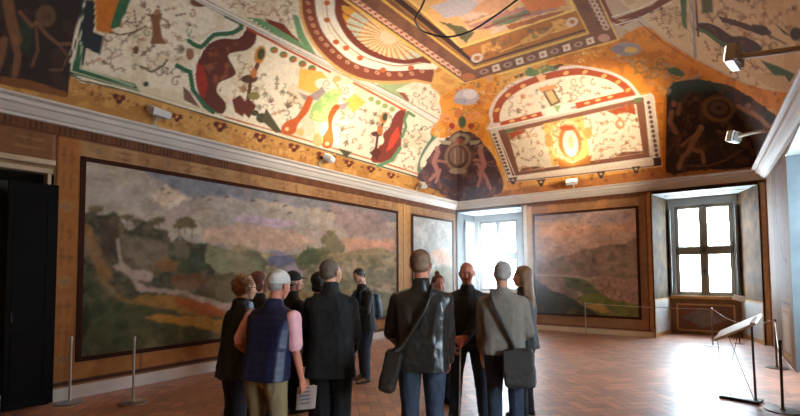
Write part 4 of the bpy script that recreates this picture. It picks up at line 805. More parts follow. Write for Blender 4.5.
# ============================================================ LAMPS
LAMPB = mat('light_grey_lamp_housing', (.72,.72,.70), rough=.35, var=.03)
ARMM = mat('tan_grey_lamp_arm', (.66,.60,.53), rough=.5, var=.06)
LENS = bpy.data.materials.new('lit_lamp_lens'); LENS.use_nodes = True
LENS.node_tree.nodes['Principled BSDF'].inputs['Emission Color'].default_value = (1,.82,.58,1); LENS.node_tree.nodes['Principled BSDF'].inputs['Emission Strength'].default_value = 2
def floodlight(base, head, label, power, aim, angle=130, blend=1.0, wall_dir=(1,0,0), col=(1,.83,.62), hw=.14, ar=.022):
    """box floodlight at `head`, carried by an arm from `base`; its own light aims at `aim`"""
    base = Vector(base); head = Vector(head); root = empty('floodlight', base); tag(root, label, 'lamp', 'floodlights along the cornice')
    d = (Vector(aim)-head).normalized(); q = d.to_track_quat('Z', 'Y').to_matrix().to_4x4(); Mh = Matrix.Translation(head-base) @ q
    bm = BM(); box(bm, (-hw,-.09,-.10), (hw,.09,-.01), .012)
    for k in range(5): box(bm, (-hw+.03+k*(2*hw-.06)/4-.004,-.07,-.125), (-hw+.03+k*(2*hw-.06)/4+.004,.07,-.1))
    bm.transform(Mh); obj('housing', bm, LAMPB, root)
    bm = BM(); box(bm, (-hw+.015,-.075,-.012), (hw-.015,.075,-.002), .002); bm.transform(Mh); obj('lens', bm, LENS if power > 0 else mat('unlit_frosted_glass', (.8,.8,.78), rough=.3), root)
    bm = BM(); tube(bm, [(0,0,0), (0,0,.10), (head-base)*.5+Vector((0,0,.05)), head-base-d*.10], ar, 8); box(bm, (-.05,-.05,-.012), (.05,.05,.012), .004); obj('arm', bm, ARMM, root)
    if power > 0:
        L = bpy.data.lights.new('floodlight_light', 'SPOT'); L.energy = power; L.color = col; L.spot_size = math.radians(angle); L.spot_blend = blend; L.shadow_soft_size = .06
        lo = bpy.data.objects.new('floodlight_light', L); C.objects.link(lo); lo.parent = root; lo.matrix_parent_inverse = Matrix.Identity(4)
        lo.matrix_local = Matrix.Translation(head-base+d*.03) @ d.to_track_quat('-Z', 'Y').to_matrix().to_4x4()
CZ = ZT
floodlight((XL+.18,3.10,CZ), (XL+.33,3.10,3.98), 'grey box floodlight on the left cornice, nearest to the dark doorway', PW[0], (XL+.9,3.2,5.2))
floodlight((XL+.18,6.35,CZ), (XL+.36,6.48,3.98), 'grey box floodlight at the middle of the left cornice under the brightest fresco', PW[1], (XL+.75,6.7,5.0), 125)
floodlight((XL+.18,9.85,CZ), (XL+.35,9.95,3.95), 'small pale floodlight on the left cornice close to the far corner', PW[2], (XL+1.6,9.6,5.2), hw=.10)
floodlight((-3.30,YB-.18,CZ), (-3.28,YB-.42,3.93), 'pale box floodlight on the far cornice below the oval medallion', PW[3], (-3.25,YB-1.1,5.0), 125)
floodlight((XR(9.2)-.16,9.25,CZ), (.02,9.2,3.80), 'floodlight on a long arm over the right cornice, nearest the far window', PW[4], (-4.2,11.2,4.9), 84, ar=.028)
floodlight((XR(6)-.16,6.05,CZ), (.02,6.0,3.90), 'large floodlight on a long arm at the upper right, nearest the viewer', PW[5], (-5.6,7.0,4.8), 58, hw=.19, ar=.032)
bm = BM(); cc = Vector((-2.42,4.02,4.6)); 
pts = [on_z(x,y,4.6) for x,y in ((418,14),(415,20),(420,29),(430,34),(445,37),(460,35),(475,29),(495,16),(517,0))]
a0 = pts[-1]; a1 = pts[0]; ctr = (a0+a1)/2
arc = [a0+Vector((.25,-.12,0)), a0+Vector((.42,-.4,.02)), a0+Vector((.35,-.75,.03)), ctr+Vector((.35,-.75,.02)), ctr+Vector((-.15,-.62,.01)), a1+Vector((.25,-.22,0))]
allp = pts+arc; c0 = sum(allp, Vector())/len(allp)
def smooth_loop(P, n=4):
    out = []; N_ = len(P)
    for i in range(N_):
        p0, p1, p2, p3 = P[i-1], P[i], P[(i+1)%N_], P[(i+2)%N_]
        for k in range(n):
            t = k/n; out.append(.5*((2*p1)+(p2-p0)*t+(2*p0-5*p1+4*p2-p3)*t*t+(3*p1-p0-3*p2+p3)*t**3))
    return out
rg = empty('hanging_cable_ring', c0); tag(rg, 'thin black cable hoop hanging below the painted vault', 'cable')
tube(bm, [p-c0 for p in smooth_loop(allp)], .012, 6, closed=True); obj('hoop', bm, mat('black_cable', (.06,.05,.05), rough=.5), rg)
bm = BM(); q = pts[0]; top = Vector((q.x+.9, q.y-.1, ZC-.005)); tube(bm, [q-c0, (q*.5+top*.5)-c0+Vector((0,0,-.04)), top-c0], .004, 6); tube(bm, [arc[2]-c0, Vector((arc[2].x,arc[2].y,ZC-.005))-c0], .004, 6); obj('suspension_wire', bm, MATS['black_cable'], rg)

# ============================================================ BARRIER POSTS, ROPES, READING STAND
STEEL = mat('brushed_steel', (.66,.64,.60), rough=.28, metal=.9, var=.06, scale=20)
DSTEEL = mat('dull_bronze_steel', (.40,.33,.27), rough=.35, metal=.7, var=.06, scale=20)
GREYB = mat('dark_grey_base', (.24,.22,.20), rough=.4, metal=.3)
def post(x, y, h, label, m=STEEL, br=.16):
    r = empty('barrier_post', (x, y, 0)); tag(r, label, 'post', 'slim barrier posts')
    bm = BM(); lathe(bm, [(br,0),(br,.006),(br-.01,.012),(.03,.02),(.018,.03)], 28); obj('base', bm, m if m is DSTEEL else STEEL, r)
    bm = BM(); lathe(bm, [(.014,.028),(.014,h-.02),(.011,h-.008)], 14); obj('pole', bm, m, r)
    bm = BM(); lathe(bm, [(.017,h-.05),(.019,h-.045),(.019,h-.015),(.017,h-.008),(.010,h)], 14); obj('cap', bm, m, r)
    return Vector((x, y, h-.03))
def gp(px, py, ymax=99): v = on_z(px, py, 0); return v
b1 = gp(133, 403); post(b1.x, b1.y, .82, 'steel barrier post on the red floor before the large left mural')
b2 = gp(68, 400); post(XL+.20, 2.13, .82, 'steel barrier post beside the dark door jamb')
b3 = Vector((-3.08, 12.08, 0)); t3 = post(b3.x, b3.y, .80, 'slim pale barrier post in front of the sunset mural', br=.12)
b4 = gp(713, 346); t4 = post(b4.x, b4.y, .80, 'barrier post behind the low end of the white reading stand', br=.16)
b5 = gp(777, 368); t5 = post(b5.x, b5.y, .79, 'slim barrier post near the right wall, farther of two', DSTEEL)
b6 = gp(783, 411); t6 = post(b6.x, b6.y, .80, 'bronze barrier post at the lower right edge, nearest the viewer', DSTEEL, br=.17)
CORD = mat('pale_elastic_cord', (.74,.70,.62), rough=.6); 
def cord(a, b, sag, label, r=.005):
    bm = BM(); P = [a.lerp(b, t)+Vector((0,0,-sag*4*t*(1-t))) for t in np.linspace(0,1,16)]; c = (a+b)/2; tube(bm, [p-c for p in P], r, 6)
    o = obj('barrier_rope', bm, CORD, loc=c); tag(o, label, 'rope', 'thin barrier ropes')
cord(t3+Vector((.03,-.01,0)), t4+Vector((-.03,.01,0)), .02, 'taut pale cord running from the mural post to the reading stand post')
cord(t4+Vector((.03,-.02,0)), t5+Vector((-.03,.03,0)), .16, 'slack pale cord passing behind the white reading stand')
cord(t5+Vector((0,-.03,0)), t6+Vector((0,.03,0)), .22, 'pale cord sagging between the two posts at the right edge')
def reading_stand():
    a = gp(723, 398); b = gp(757, 404); u = (b-a); u.z = 0; W = u.length; u.normalize(); v = Vector((-u.y, u.x, 0))
    if v.y < 0: v = -v
    root = empty('reading_stand', (a+b)/2); D = .12; h = W/2
    tag(root, 'white sloping reading panel on a thin dark wire-braced metal stand', 'reading stand')
    def w(s, t, z): return u*s+v*t+Vector((0,0,z))
    bm = BM(); box(bm, (-h-.03,-.035,0), (h+.03,.035,.035), .006); box(bm, (h-.05,-.05,0), (h+.03,D+.06,.03), .006); box(bm, (-h-.03,-.05,0), (-h+.04,D+.06,.03), .006)
    bm.transform(Matrix(((u.x, v.x, 0, 0), (u.y, v.y, 0, 0), (0,0,1,0), (0,0,0,1)))); obj('base_frame', bm, GREYB, root)
    for t, q in ((0, h-.01), (D, h-.035)):
        bm = BM(); tube(bm, [w(q,t,.02), w(q-.01,t,.95)], .012, 8); obj('upright', bm, mat('dark_bronze_tube', (.28,.24,.21), rough=.4, metal=.5), root)
    bm = BM(); tube(bm, [w(h-.01,-.03,.95), w(h-.01,D+.03,.95)], .018, 8); obj('clamp', bm, GREYB, root)
    for p, q in (((-h,0,.03),(-h-.04,.03,.70)),((-h+.02,0,.03),(h*.05,.05,.86)),((h-.02,0,.03),(-h+.06,.05,.80))):
        bm = BM(); tube(bm, [w(*p), w(*q)], .0035, 5); obj('brace_wire', bm, GREYB, root)
    lo = w(-h-.07,-.04,.72); hi = w(h+.02,-.04,.97); wd = v*.30+Vector((0,0,.09))
    n = (hi-lo).cross(wd).normalized(); n = n if n.z > 0 else -n
    bm = BM(); slab(bm, [lo, hi, hi+wd, lo+wd], -n*.03); bmesh.ops.bevel(bm, geom=bm.edges[:], offset=.003, segments=1, affect='EDGES'); pn = obj('panel', bm, mat('white_panel_enamel', (.90,.89,.86), rough=.4, var=.03), root)
    bm = BM(); uu = (hi-lo)
    for k in range(3):
        for j in range(6):
            p = lo+uu*(.86+.035*k)+wd*(.25+.1*j)+n*.001; slab(bm, [p, p+uu*.025, p+uu*.025+wd*.05, p+wd*.05], n*.001)
    obj('printed_marks', bm, mat('grey_print', (.45,.43,.42), rough=.6), pn)
reading_stand()
bm = BM(); gx = on_y(738, 300, 12.3); r = empty('label_stand', (gx.x, 12.3, 0)); tag(r, 'small white label holder on a thin post beside the far right window recess', 'label stand')
lathe(bm, [(.10,0),(.10,.01),(.012,.02),(.010,.95)], 14); obj('post', bm, DSTEEL, r)
bm = BM(); box(bm, (-.11,-.01,0), (.11,.02,.14), .005); bm.transform(Matrix.Translation((0,-.02,.93)) @ Matrix.Rotation(-.7, 4, 'X') @ Matrix.Rotation(.3,4,'Y')); obj('label_plate', bm, MATS['white_panel_enamel'], r)

# ============================================================ PEOPLE
def skin_mat(n, c): return mat(n, c, rough=.5, var=.08, scale=30, spec=.4)
SKIN = skin_mat('light_skin', (.80,.58,.47)); SKINR = skin_mat('ruddy_skin', (.78,.50,.40)); LIPS = mat('lips', (.66,.36,.32), rough=.4)
EYEW = mat('eye_white', (.85,.82,.78), rough=.2, var=.02); EYED = mat('eye_iris', (.16,.11,.08), rough=.2)
def cloth(n, c, rough=.8, var=.12, scale=20, bump=.15, **k): return mat(n, c, rough=rough, var=var, scale=scale, bump=bump, bscale=120, **k)
_ICO = None
def ico():
    global _ICO
    if _ICO is None:
        b = BM(); bmesh.ops.create_icosphere(b, subdivisions=2, radius=1); _ICO = [v.co.copy() for v in b.verts]; b.free()
    return _ICO
def hull(bm, balls):
    vs = []
    for c, r in balls:
        c = Vector(c); r = Vector(r) if isinstance(r, (tuple, list)) else Vector((r, r, r))
        for p in ico(): vs.append(bm.verts.new(c+Vector((p.x*r.x, p.y*r.y, p.z*r.z))))
    res = bmesh.ops.convex_hull(bm, input=vs, use_existing_faces=False)
    junk = [g for g in res['geom_interior']+res['geom_unused'] if isinstance(g, bmesh.types.BMVert)]
    if junk: bmesh.ops.delete(bm, geom=list(set(junk)), context='VERTS')
def cone(bm, a, b, ra, rb): hull(bm, [(a, ra), (b, rb)])
def fuse(name, bm, m, parent, voxel=.012, smooth=3, disp=None, cut=None, mats=None):
    """one continuous skin grown over the overlapping shapes"""
    me = bpy.data.meshes.new('tmp'); bm.to_mesh(me); bm.free(); o = bpy.data.objects.new('tmp', me); C.objects.link(o)
    r = o.modifiers.new('r', 'REMESH'); r.mode = 'VOXEL'; r.voxel_size = voxel; r.use_smooth_shade = True
    s = o.modifiers.new('s', 'SMOOTH'); s.factor = .5; s.iterations = smooth
    dg = bpy.context.evaluated_depsgraph_get(); e = o.evaluated_get(dg); out = bpy.data.meshes.new_from_object(e)
    bpy.data.objects.remove(o); bpy.data.meshes.remove(me)
    if disp:
        n = [v.normal.copy() for v in out.vertices]
        for v, q in zip(out.vertices, n): v.co += q*disp(v.co)
    if cut:
        b = BM(); b.from_mesh(out)
        for co, no in cut:
            g = bmesh.ops.bisect_plane(b, geom=b.verts[:]+b.edges[:]+b.faces[:], plane_co=co, plane_no=no, clear_outer=True)
            ed = [x for x in g['geom_cut'] if isinstance(x, bmesh.types.BMEdge)]
            bmesh.ops.holes_fill(b, edges=[x for x in ed if x.is_valid])
        b.to_mesh(out); b.free()
    out.name = name
    for p in out.polygons: p.use_smooth = True
    ob = link(name, out, m, parent)
    if mats:
        mm, fn = mats; out.materials.append(mm)
        for p in out.polygons:
            if fn(p.center): p.material_index = 1
    return ob
def folds(amp, f=9, sx=1, sz=.35, seed=0, quilt=0):
    def d(p):
        q = Vector((p.x*f*sx+seed, p.y*f*sx, p.z*f*sz+seed)); a = mnoise.noise(q)*.65+mnoise.noise(q*2.3)*.35
        a = amp*(1-2.2*abs(a))
        if quilt: a += quilt*(abs(math.sin(p.z*PI/.055))**.5-.6)
        return a
    return d
def crumple(amp, f, seed=0):
    def d(p):
        q = p*f+Vector((seed,seed,seed)); return amp*(mnoise.noise(q)+.5*mnoise.noise(q*2.1))
    return d
def ik(S, T, l1, l2, pole):
    S, T = Vector(S), Vector(T); D = T-S; L = min(D.length, (l1+l2)*.995); D.normalize(); T = S+D*L
    a = (l1*l1-l2*l2+L*L)/(2*L); h = math.sqrt(max(l1*l1-a*a, 0)); P = Vector(pole); P = (P-D*P.dot(D)).normalized()
    return S+D*a+P*h, T
def add_hand(bm, wr, d, side, nrm, curl=.5, s=1):
    """wr wrist; d pointing direction; side towards the thumb; nrm out of the palm (fingers close towards it)"""
    wr = Vector(wr); d = Vector(d).normalized(); side = Vector(side); side = (side-d*side.dot(d)).normalized(); n = d.cross(side); n = n if n.dot(Vector(nrm)) > 0 else -n
    kn = [wr+d*.088*s+side*k*s for k in (.032, .011, -.011, -.031)]
    hull(bm, [(wr, .023*s), (wr+d*.03*s+side*.022*s, .015*s), (wr+d*.03*s-side*.024*s, .015*s), (kn[0], .0115*s), (kn[3], .0105*s)])
    for k, (b, L) in enumerate(zip(kn, (.072, .081, .076, .060))):
        p = b; a = 0; r = .0095*s
        for j, fr in enumerate((.45, .32, .23)):
            a += curl*(.9 if j else .6); q = p+(d*math.cos(a)+n*math.sin(a)+side*(.10-.06*k))*L*fr*s; cone(bm, p, q, r, r*.9); p = q; r *= .9
    t0 = wr+d*.028*s+side*.026*s; t1 = t0+(d*.62+side*.62+n*.35).normalized()*.042*s; t2 = t1+(d*.85+side*.15+n*.5).normalized()*.032*s
    cone(bm, t0, t1, .0125*s, .0105*s); cone(bm, t1, t2, .0105*s, .009*s)
def person(px, d, H, face, label, bw=1.0, head_yaw=0, head_pitch=0, lean=0, rh=(.25,.05,.80), lh=(-.25,.05,.80), rpole=(.5,-1,0), lpole=(-.5,-1,0),
           feet=((-.1,0),(.1,0)), skin=SKIN, top=None, hem=.80, sleeves='long', sleeve_mat=None, quilt=0, collar=.05, trousers=None, shoes=None, shoe_h=0,
           hair=None, hair_kind='short', face_on=True, belly=0, curl=.5, vox=.011, fold=.008, coat_flare=0, glasses=False, leg=1.0, cap=None, seed=0, hand_side=None, top_name='jacket', extra=None):
    s = H/1.75; g = at(px, 272, d); rz = math.radians(math.degrees(YAW)-math.degrees(math.atan((px-400)/F_PX))-face)
    root = empty('person', (g.x, g.y, 0), rz); tag(root, label, 'person')
    def sh(p):
        x, y, z = p; return Vector((x*s, (y+max(0, z-.95)*lean)*s, z*s))
    def B(p, r): r = tuple(q*s for q in r) if isinstance(r, tuple) else r*s; return (sh(p), r)
    hc = sh((0, .015+lean*.05, 1.635-.02*abs(lean)))
    Rh = Matrix.Rotation(-math.radians(head_yaw), 3, 'Z') @ Matrix.Rotation(-math.radians(head_pitch), 3, 'X'); HS = 1.09
    def hp(x, y, z): return hc+Rh @ (Vector((x, y, z))*s*HS)
    def HB(x, y, z, r): return (hp(x, y, z), r*s*HS)
    def hull_el(bm, x, y, z, rx, ry, rz_):    # ellipsoid turned with the head
        vs = [bm.verts.new(hp(x+p.x*rx, y+p.y*ry, z+p.z*rz_)) for p in ico()]; bmesh.ops.convex_hull(bm, input=vs)
    Sr, Sl = sh((.178*bw, -.005, 1.355)), sh((-.178*bw, -.005, 1.355))
    RH, LH = sh(rh), sh(lh); Er, Wr = ik(Sr, RH, .29*s, .255*s, rpole); El_, Wl = ik(Sl, LH, .29*s, .255*s, lpole)
    # ---- body, one continuous surface
    bm = BM()
    hull_el(bm, 0, -.012, .035, .074, .093, .086)
    hull(bm, [HB(-.038,.035,-.012,.036), HB(.038,.035,-.012,.036), HB(-.030,.035,-.062,.022), HB(.030,.035,-.062,.022), HB(0,.062,-.082,.022), HB(0,.045,.03,.045)])
    if face_on:
        hull(bm, [HB(0,.084,.012,.008), HB(0,.108,-.026,.011), HB(0,.09,-.034,.010)]); hull(bm, [HB(-.030,.078,.028,.010), HB(.030,.078,.028,.010)])
        for q in (-1, 1): hull(bm, [HB(q*.034,.068,-.028,.018)]); hull(bm, [HB(q*.014,.100,-.032,.007)])
        hull(bm, [HB(-.018,.085,-.052,.006), HB(.018,.085,-.052,.006), HB(0,.092,-.050,.0075)]); hull(bm, [HB(-.014,.083,-.063,.007), HB(.014,.083,-.063,.007)])
    for q in (-1, 1): hull(bm, [HB(q*.075,-.002,.014,.009), HB(q*.083,-.014,.018,.008), HB(q*.077,-.004,-.022,.007)])
    nb = sh((0,-.012,1.45)); hull(bm, [(hp(0,-.018,-.05), .054*s), (nb, .060*s)])
    hull(bm, [B((.11*bw,-.01,1.32),.075), B((-.11*bw,-.01,1.32),.075), B((0,-.01,1.40),.06), B((.075*bw,0,1.10),(.085,.08,.08)), B((-.075*bw,0,1.10),(.085,.08,.08))])
    hull(bm, [B((.075*bw,0,1.10),(.085,.08,.08)), B((-.075*bw,0,1.10),(.085,.08,.08)), B((.085*bw,-.01,.93),(.09,.09,.09)), B((-.085*bw,-.01,.93),(.09,.09,.09))])
    for S_, E_, W_ in ((Sr, Er, Wr), (Sl, El_, Wl)):
        hull(bm, [(S_, .052*s), B((math.copysign(.09,S_.x)*bw,-.01,1.36),.055)]); cone(bm, S_, E_, .047*s*bw**.5, .036*s); cone(bm, E_, E_.lerp(W_,.35), .036*s, .038*s); cone(bm, E_.lerp(W_,.35), W_, .038*s, .025*s)
    legs = []
    for sg, (fx, fy) in zip((-1, 1), feet):
        hip = sh((sg*.09*bw,-.01,.92)); an = Vector((fx*s, fy*s, .085*s)); kn = (hip+an)/2+Vector((0,.03*s,.01*s)); legs.append((sg, hip, kn, an))
        cone(bm, hip, kn, .085*s, .052*s); cone(bm, kn, kn.lerp(an,.35), .052*s, .052*s); cone(bm, kn.lerp(an,.35), an, .052*s, .036*s)
        hull(bm, [(an+Vector((0,-.03*s,-.045*s)), .028*s), (an+Vector((sg*.02*s,.12*s,-.055*s)), .024*s), (an, .034*s)])
    for W_, E_, sg in ((Wr, Er, 1), (Wl, El_, -1)):
        dd = (W_-E_).normalized(); inn = Vector((-sg, .3, 0)); hs = (hand_side or {}).get(sg, (0,1,0.15)); add_hand(bm, W_, dd, hs, inn, curl, s)
    lip_c = hp(0,.088,-.058)
    fuse('body', bm, skin, root, vox*.62, 2, mats=(LIPS, (lambda c: abs((Rh.inverted() @ (c-hc)).x) < .021*s and -.068*s < (Rh.inverted() @ (c-hc)).z < -.046*s and (Rh.inverted() @ (c-hc)).y > .080*s)) if face_on else None)
    if face_on:
        for q in (-1, 1):
            e = BM(); c = hp(q*.030,.0745,.008); bmesh.ops.create_uvsphere(e, u_segments=12, v_segments=8, radius=.0125*s, matrix=Matrix.Translation(c)); eo = obj('eye', e, EYEW, root, True)
            eo.data.materials.append(EYED); ax = Rh @ Vector((0,1,0))
            for p in eo.data.polygons:
                if (p.center-c).normalized().dot(ax) > .86: p.material_index = 1
    # ---- trousers
    if trousers:
        bm = BM(); hull(bm, [B((.085*bw,-.01,.95),(.098,.105,.08)), B((-.085*bw,-.01,.95),(.098,.105,.08)), B((.08*bw,0,.82),(.085,.095,.05)), B((-.08*bw,0,.82),(.085,.095,.05)), B((0,belly*.3,.93),(.10*bw,.09+belly*.2,.05))])
        for sg, hip, kn, an in legs:
            th = hip+Vector((0,0,-.06*s)); cone(bm, th, kn, .100*s*bw**.4*leg, .072*s*leg); cone(bm, kn, kn.lerp(an,.5), .072*s*leg, .068*s*leg); cone(bm, kn.lerp(an,.5), an+Vector((0,0,-.02*s)), .068*s*leg, .062*s*leg)
        fuse('trousers', bm, trousers, root, vox, 3, folds(.008, 11, 1, .5, seed), cut=[((0,0,.045*s), (0,0,-1))])
    # ---- shoes
    for sg, hip, kn, an in legs:
        bm = BM(); f = an.copy(); f.z = 0
        hull(bm, [(f+Vector((0,-.045,.036))*s, .037*s), (f+Vector((sg*.012,.08,.034))*s, (.046*s,.05*s,.034*s)), (f+Vector((sg*.02,.165,.028))*s, (.036*s,.04*s,.026*s)), (f+Vector((0,-.01,.075))*s, .038*s)])
        so = fuse('shoe', bm, shoes or BLACKL, root, .011, 2, cut=[((0,0,.006), (0,0,-1))])
        bm = BM(); hull(bm, [(f+Vector((0,-.045,.009))*s, (.040*s,.04*s,.008*s)), (f+Vector((sg*.012,.08,.009))*s, (.049*s,.05*s,.008*s)), (f+Vector((sg*.02,.165,.009))*s, (.038*s,.042*s,.008*s))]); obj('sole', bm, RUBBER, so, True)
    # ---- upper garment
    bm = BM(); ry = .105
    hull(bm, [B((.115*bw,-.012,1.29),(.10,ry,.10)), B((-.115*bw,-.012,1.29),(.10,ry,.10)), B((.168*bw,-.008,1.352),(.062,.066,.060)), B((-.168*bw,-.008,1.352),(.062,.066,.060)), B((0,-.01,1.455),(.082,.072,.03))])
    hull(bm, [B((.115*bw,-.012,1.29),(.10,ry,.10)), B((-.115*bw,-.012,1.29),(.10,ry,.10)), B((.095*bw,0,1.06),(.105,.115,.08)), B((-.095*bw,0,1.06),(.105,.115,.08)), B((0,belly,1.10),(.13*bw,.11,.10))])
    hz = hem-.05; tl = -max(0,.02)-lean*.04
    hull(bm, [B((.095*bw,0,1.06),(.105,.115,.08)), B((-.095*bw,0,1.06),(.105,.115,.08)), B((0,belly,1.04),(.13*bw,.11,.10)), B(((.10+coat_flare)*bw,tl,hz),(.118,.138+coat_flare*.5,.05)), B((-(.10+coat_flare)*bw,tl,hz),(.118,.138+coat_flare*.5,.05)), B((0,belly*.7,hz),(.12,.12,.05))])
    if collar: hull(bm, [(nb+Vector((0,.0,-.02))*s, .088*s), (nb+Vector((0,.008,collar))*s, (.074*s,.076*s,.03*s))])
    slv = BM() if sleeve_mat else bm
    for S_, E_, W_ in ((Sr, Er, Wr), (Sl, El_, Wl)):
        if sleeves == 'long':
            cone(slv, S_, E_, .066*s, .056*s); cone(slv, E_, W_, .057*s, .042*s)
        elif sleeves == 'short' and not sleeve_mat:
            cone(slv, S_+Vector((math.copysign(-.02,S_.x),0,.01))*s, S_.lerp(E_,.78), .075*s, .066*s)
    if sleeve_mat:
        slv.free()
        for S_, E_ in ((Sr, Er), (Sl, El_)):
            slv = BM(); cone(slv, S_+Vector((math.copysign(-.02,S_.x),0,.005))*s, S_.lerp(E_,.80), .068*s, .064*s); fuse('shirt_sleeve', slv, sleeve_mat, root, vox, 2, folds(.005, 12, 1, .6, seed))
    fuse(top_name, bm, top, root, vox, 2 if quilt else 3, folds(fold, 8.5, 1, .6, seed+3, quilt), cut=[((0,0,hem*s), (0,0,-1))])
    # ---- hair and headgear
    if hair_kind != 'none':
        bm = BM(); dsp = crumple(.004, 60, seed)
        if hair_kind == 'short':
            hull_el(bm, 0, -.026, .043, .083, .092, .086); hull_el(bm, 0, -.045, -.005, .074, .062, .055)
        elif hair_kind == 'fringe':
            hull_el(bm, 0, -.035, .005, .081, .080, .045)
        elif hair_kind == 'curly':
            hull_el(bm, 0, -.022, .045, .090, .098, .090); hull_el(bm, 0, -.045, -.01, .085, .075, .075); rs = random.Random(seed)
            for k in range(110):
                v = Vector((rs.gauss(0,1), rs.gauss(0,1), rs.gauss(0,1))).normalized()
                if v.y > .45 and v.z < .45 or v.z < -.75: continue
                hull(bm, [HB(v.x*.097, -.028+v.y*.104, .035+v.z*.10, rs.uniform(.012,.020))])
        elif hair_kind in ('bob', 'long', 'bun'):
            hull_el(bm, 0, -.024, .045, .087, .096, .087); hull(bm, [HB(-.05,-.03,.02,.045), HB(.05,-.03,.02,.045), HB(-.052,-.035,-.06,.034), HB(.052,-.035,-.06,.034), HB(0,-.07,-.05,.04)])
            if hair_kind == 'long':
                rs = random.Random(seed)
                for k in range(16):
                    a = PI*(.12+.76*k/15); x, y = .075*math.cos(a), -.02-.075*math.sin(a)
                    P = [hp(x, y, .0), hp(x*1.15, y*1.1, -.12), hp(x*1.1+rs.uniform(-.02,.02), y*1.15-.01, -.22), hp(x*.9+rs.uniform(-.02,.02), y-.02, -.33-rs.uniform(0,.05))]
                    for a_, b_ in zip(P, P[1:]): cone(bm, a_, b_, .02*s, .015*s)
            if hair_kind == 'bun': hull_el(bm, 0, -.05, .145, .036, .036, .032)
        fuse('hair', bm, hair, root, .0095, 1, dsp)
    if cap:
        bm = BM(); hull_el(bm, 0, -.018, .045, .096, .108, .098); co = fuse('cap', bm, cap, root, .009, 2, cut=[(hp(0,0,.018), tuple(Rh @ Vector((0,.12,-1)))) ])
        bm = BM(); q = [hp(.075*math.sin(a), .055+.115*math.cos(a), .052-.018*math.cos(a)) for a in np.linspace(-1.35,1.35,11)]; slab(bm, q, Rh @ Vector((0,0,.007*s))); obj('brim', bm, cap, co)
    if glasses:
        bm = BM()
        for q in (-1, 1):
            ring = [hp(q*.031+.023*math.cos(a), .098, .006+.018*math.sin(a)) for a in np.linspace(0,2*PI,15)[:-1]]; tube(bm, ring, .0028, 5, closed=True)
            tube(bm, [hp(q*.054,.097,.012), hp(q*.078,.06,.014), hp(q*.082,-.01,.014)], .0028, 5)
        tube(bm, [hp(-.009,.1,.01), hp(.009,.1,.01)], .0026, 5); obj('glasses', bm, BLACKP, root)
    info = dict(root=root, s=s, sh=sh, hp=hp, Wr=Wr, Wl=Wl, Er=Er, El=El_, g=g, rz=rz)
    info['w'] = lambda p: Matrix.Translation((g.x, g.y, 0)) @ Matrix.Rotation(rz, 4, 'Z') @ Vector(p)
    return info
BLACKL = mat('black_shoe_leather', (.07,.06,.055), rough=.4, var=.1); RUBBER = mat('dark_rubber_sole', (.12,.11,.10), rough=.8); BLACKP = mat('black_plastic', (.05,.05,.05), rough=.3)
BRSHOE = mat('brown_suede_shoe', (.38,.27,.15), rough=.7)
JEANS = cloth('blue_denim', (.17,.22,.29), scale=60, var=.2); DJEANS = cloth('dark_denim', (.10,.12,.17), scale=60, var=.2); BLK = cloth('black_wool', (.030,.028,.027), var=.2)
KHAKI = cloth('khaki_cotton', (.50,.44,.31), scale=14); NAVY = cloth('navy_quilted_nylon', (.08,.11,.24), rough=.45, spec=.5); PINK = cloth('pink_cotton', (.90,.68,.70)); LEATHER = mat('black_jacket_leather', (.13,.12,.105), rough=.34, var=.2, scale=14, bump=.5, bscale=26, spec=.6)
GREYK = cloth('grey_knit', (.47,.44,.40), scale=40, var=.1); DKGREEN = cloth('dark_slate_jacket_cloth', (.13,.15,.16), rough=.6); DBRN = cloth('dark_brown_coat_cloth', (.10,.07,.06)); OLIVE = cloth('near_black_anorak', (.075,.075,.065), rough=.6)
HGREY = mat('grey_brown_hair', (.40,.34,.28), rough=.55, var=.3, scale=40, stretch=(1,1,3)); HDARK = mat('dark_hair', (.10,.07,.05), rough=.45, var=.3, scale=40); HRED = mat('auburn_hair', (.36,.17,.09), rough=.5, var=.3, scale=40); HWARM = mat('thin_brownish_hair', (.48,.36,.27), rough=.6, var=.25, scale=30); HCURL = mat('light_brown_curls', (.52,.36,.22), rough=.5, var=.4, scale=50)
HSILV = mat('silver_hair', (.62,.60,.57), rough=.55, var=.2, scale=40); HBLON = mat('long_blond_brown_hair', (.56,.42,.28), rough=.5, var=.3, scale=40, stretch=(3,3,.6)); WCAP = mat('white_cotton_cap', (.80,.79,.76), rough=.8, var=.05, scale=20); BCAP = mat('black_cap_cloth', (.04,.04,.045), rough=.7)
SCARF = cloth('pale_blue_scarf', (.55,.60,.68))

P1 = person(235, 4.15, 1.56, 68, 'person in dark padded jacket with curly light brown hair and glasses, in profile', lean=.14, head_yaw=8, head_pitch=4, bw=1.0, rh=(.12,.28,.95), lh=(-.10,.26,1.0), rpole=(1,-.3,-.6), lpole=(-1,-.3,-.6), top=cloth('dark_padded_jacket', (.065,.07,.085), rough=.45), hem=.74, quilt=.003, trousers=DJEANS, hair=HCURL, hair_kind='curly', glasses=True, seed=1, collar=.06)
bm = BM(); h = P1['sh']((0,.09,1.42)); hull(bm, [(P1['sh']((-.05,.07,1.47)), .03), (P1['sh']((.05,.07,1.47)), .03), (P1['sh']((0,.125,1.36)), .03)]); hull(bm, [(P1['sh']((0,.13,1.38)), .03), (P1['sh']((.02,.14,1.2)), .025)]); fuse('scarf', bm, SCARF, P1['root'], .01, 2, crumple(.008, 20))
P2 = person(259, 4.75, 1.60, 55, 'person with auburn hair and dark coat mostly hidden behind the white-capped man', head_yaw=10, rh=(.12,.25,1.0), lh=(-.12,.25,1.0), top=DBRN, hem=.6, trousers=BLK, hair=HRED, hair_kind='bob', seed=2)
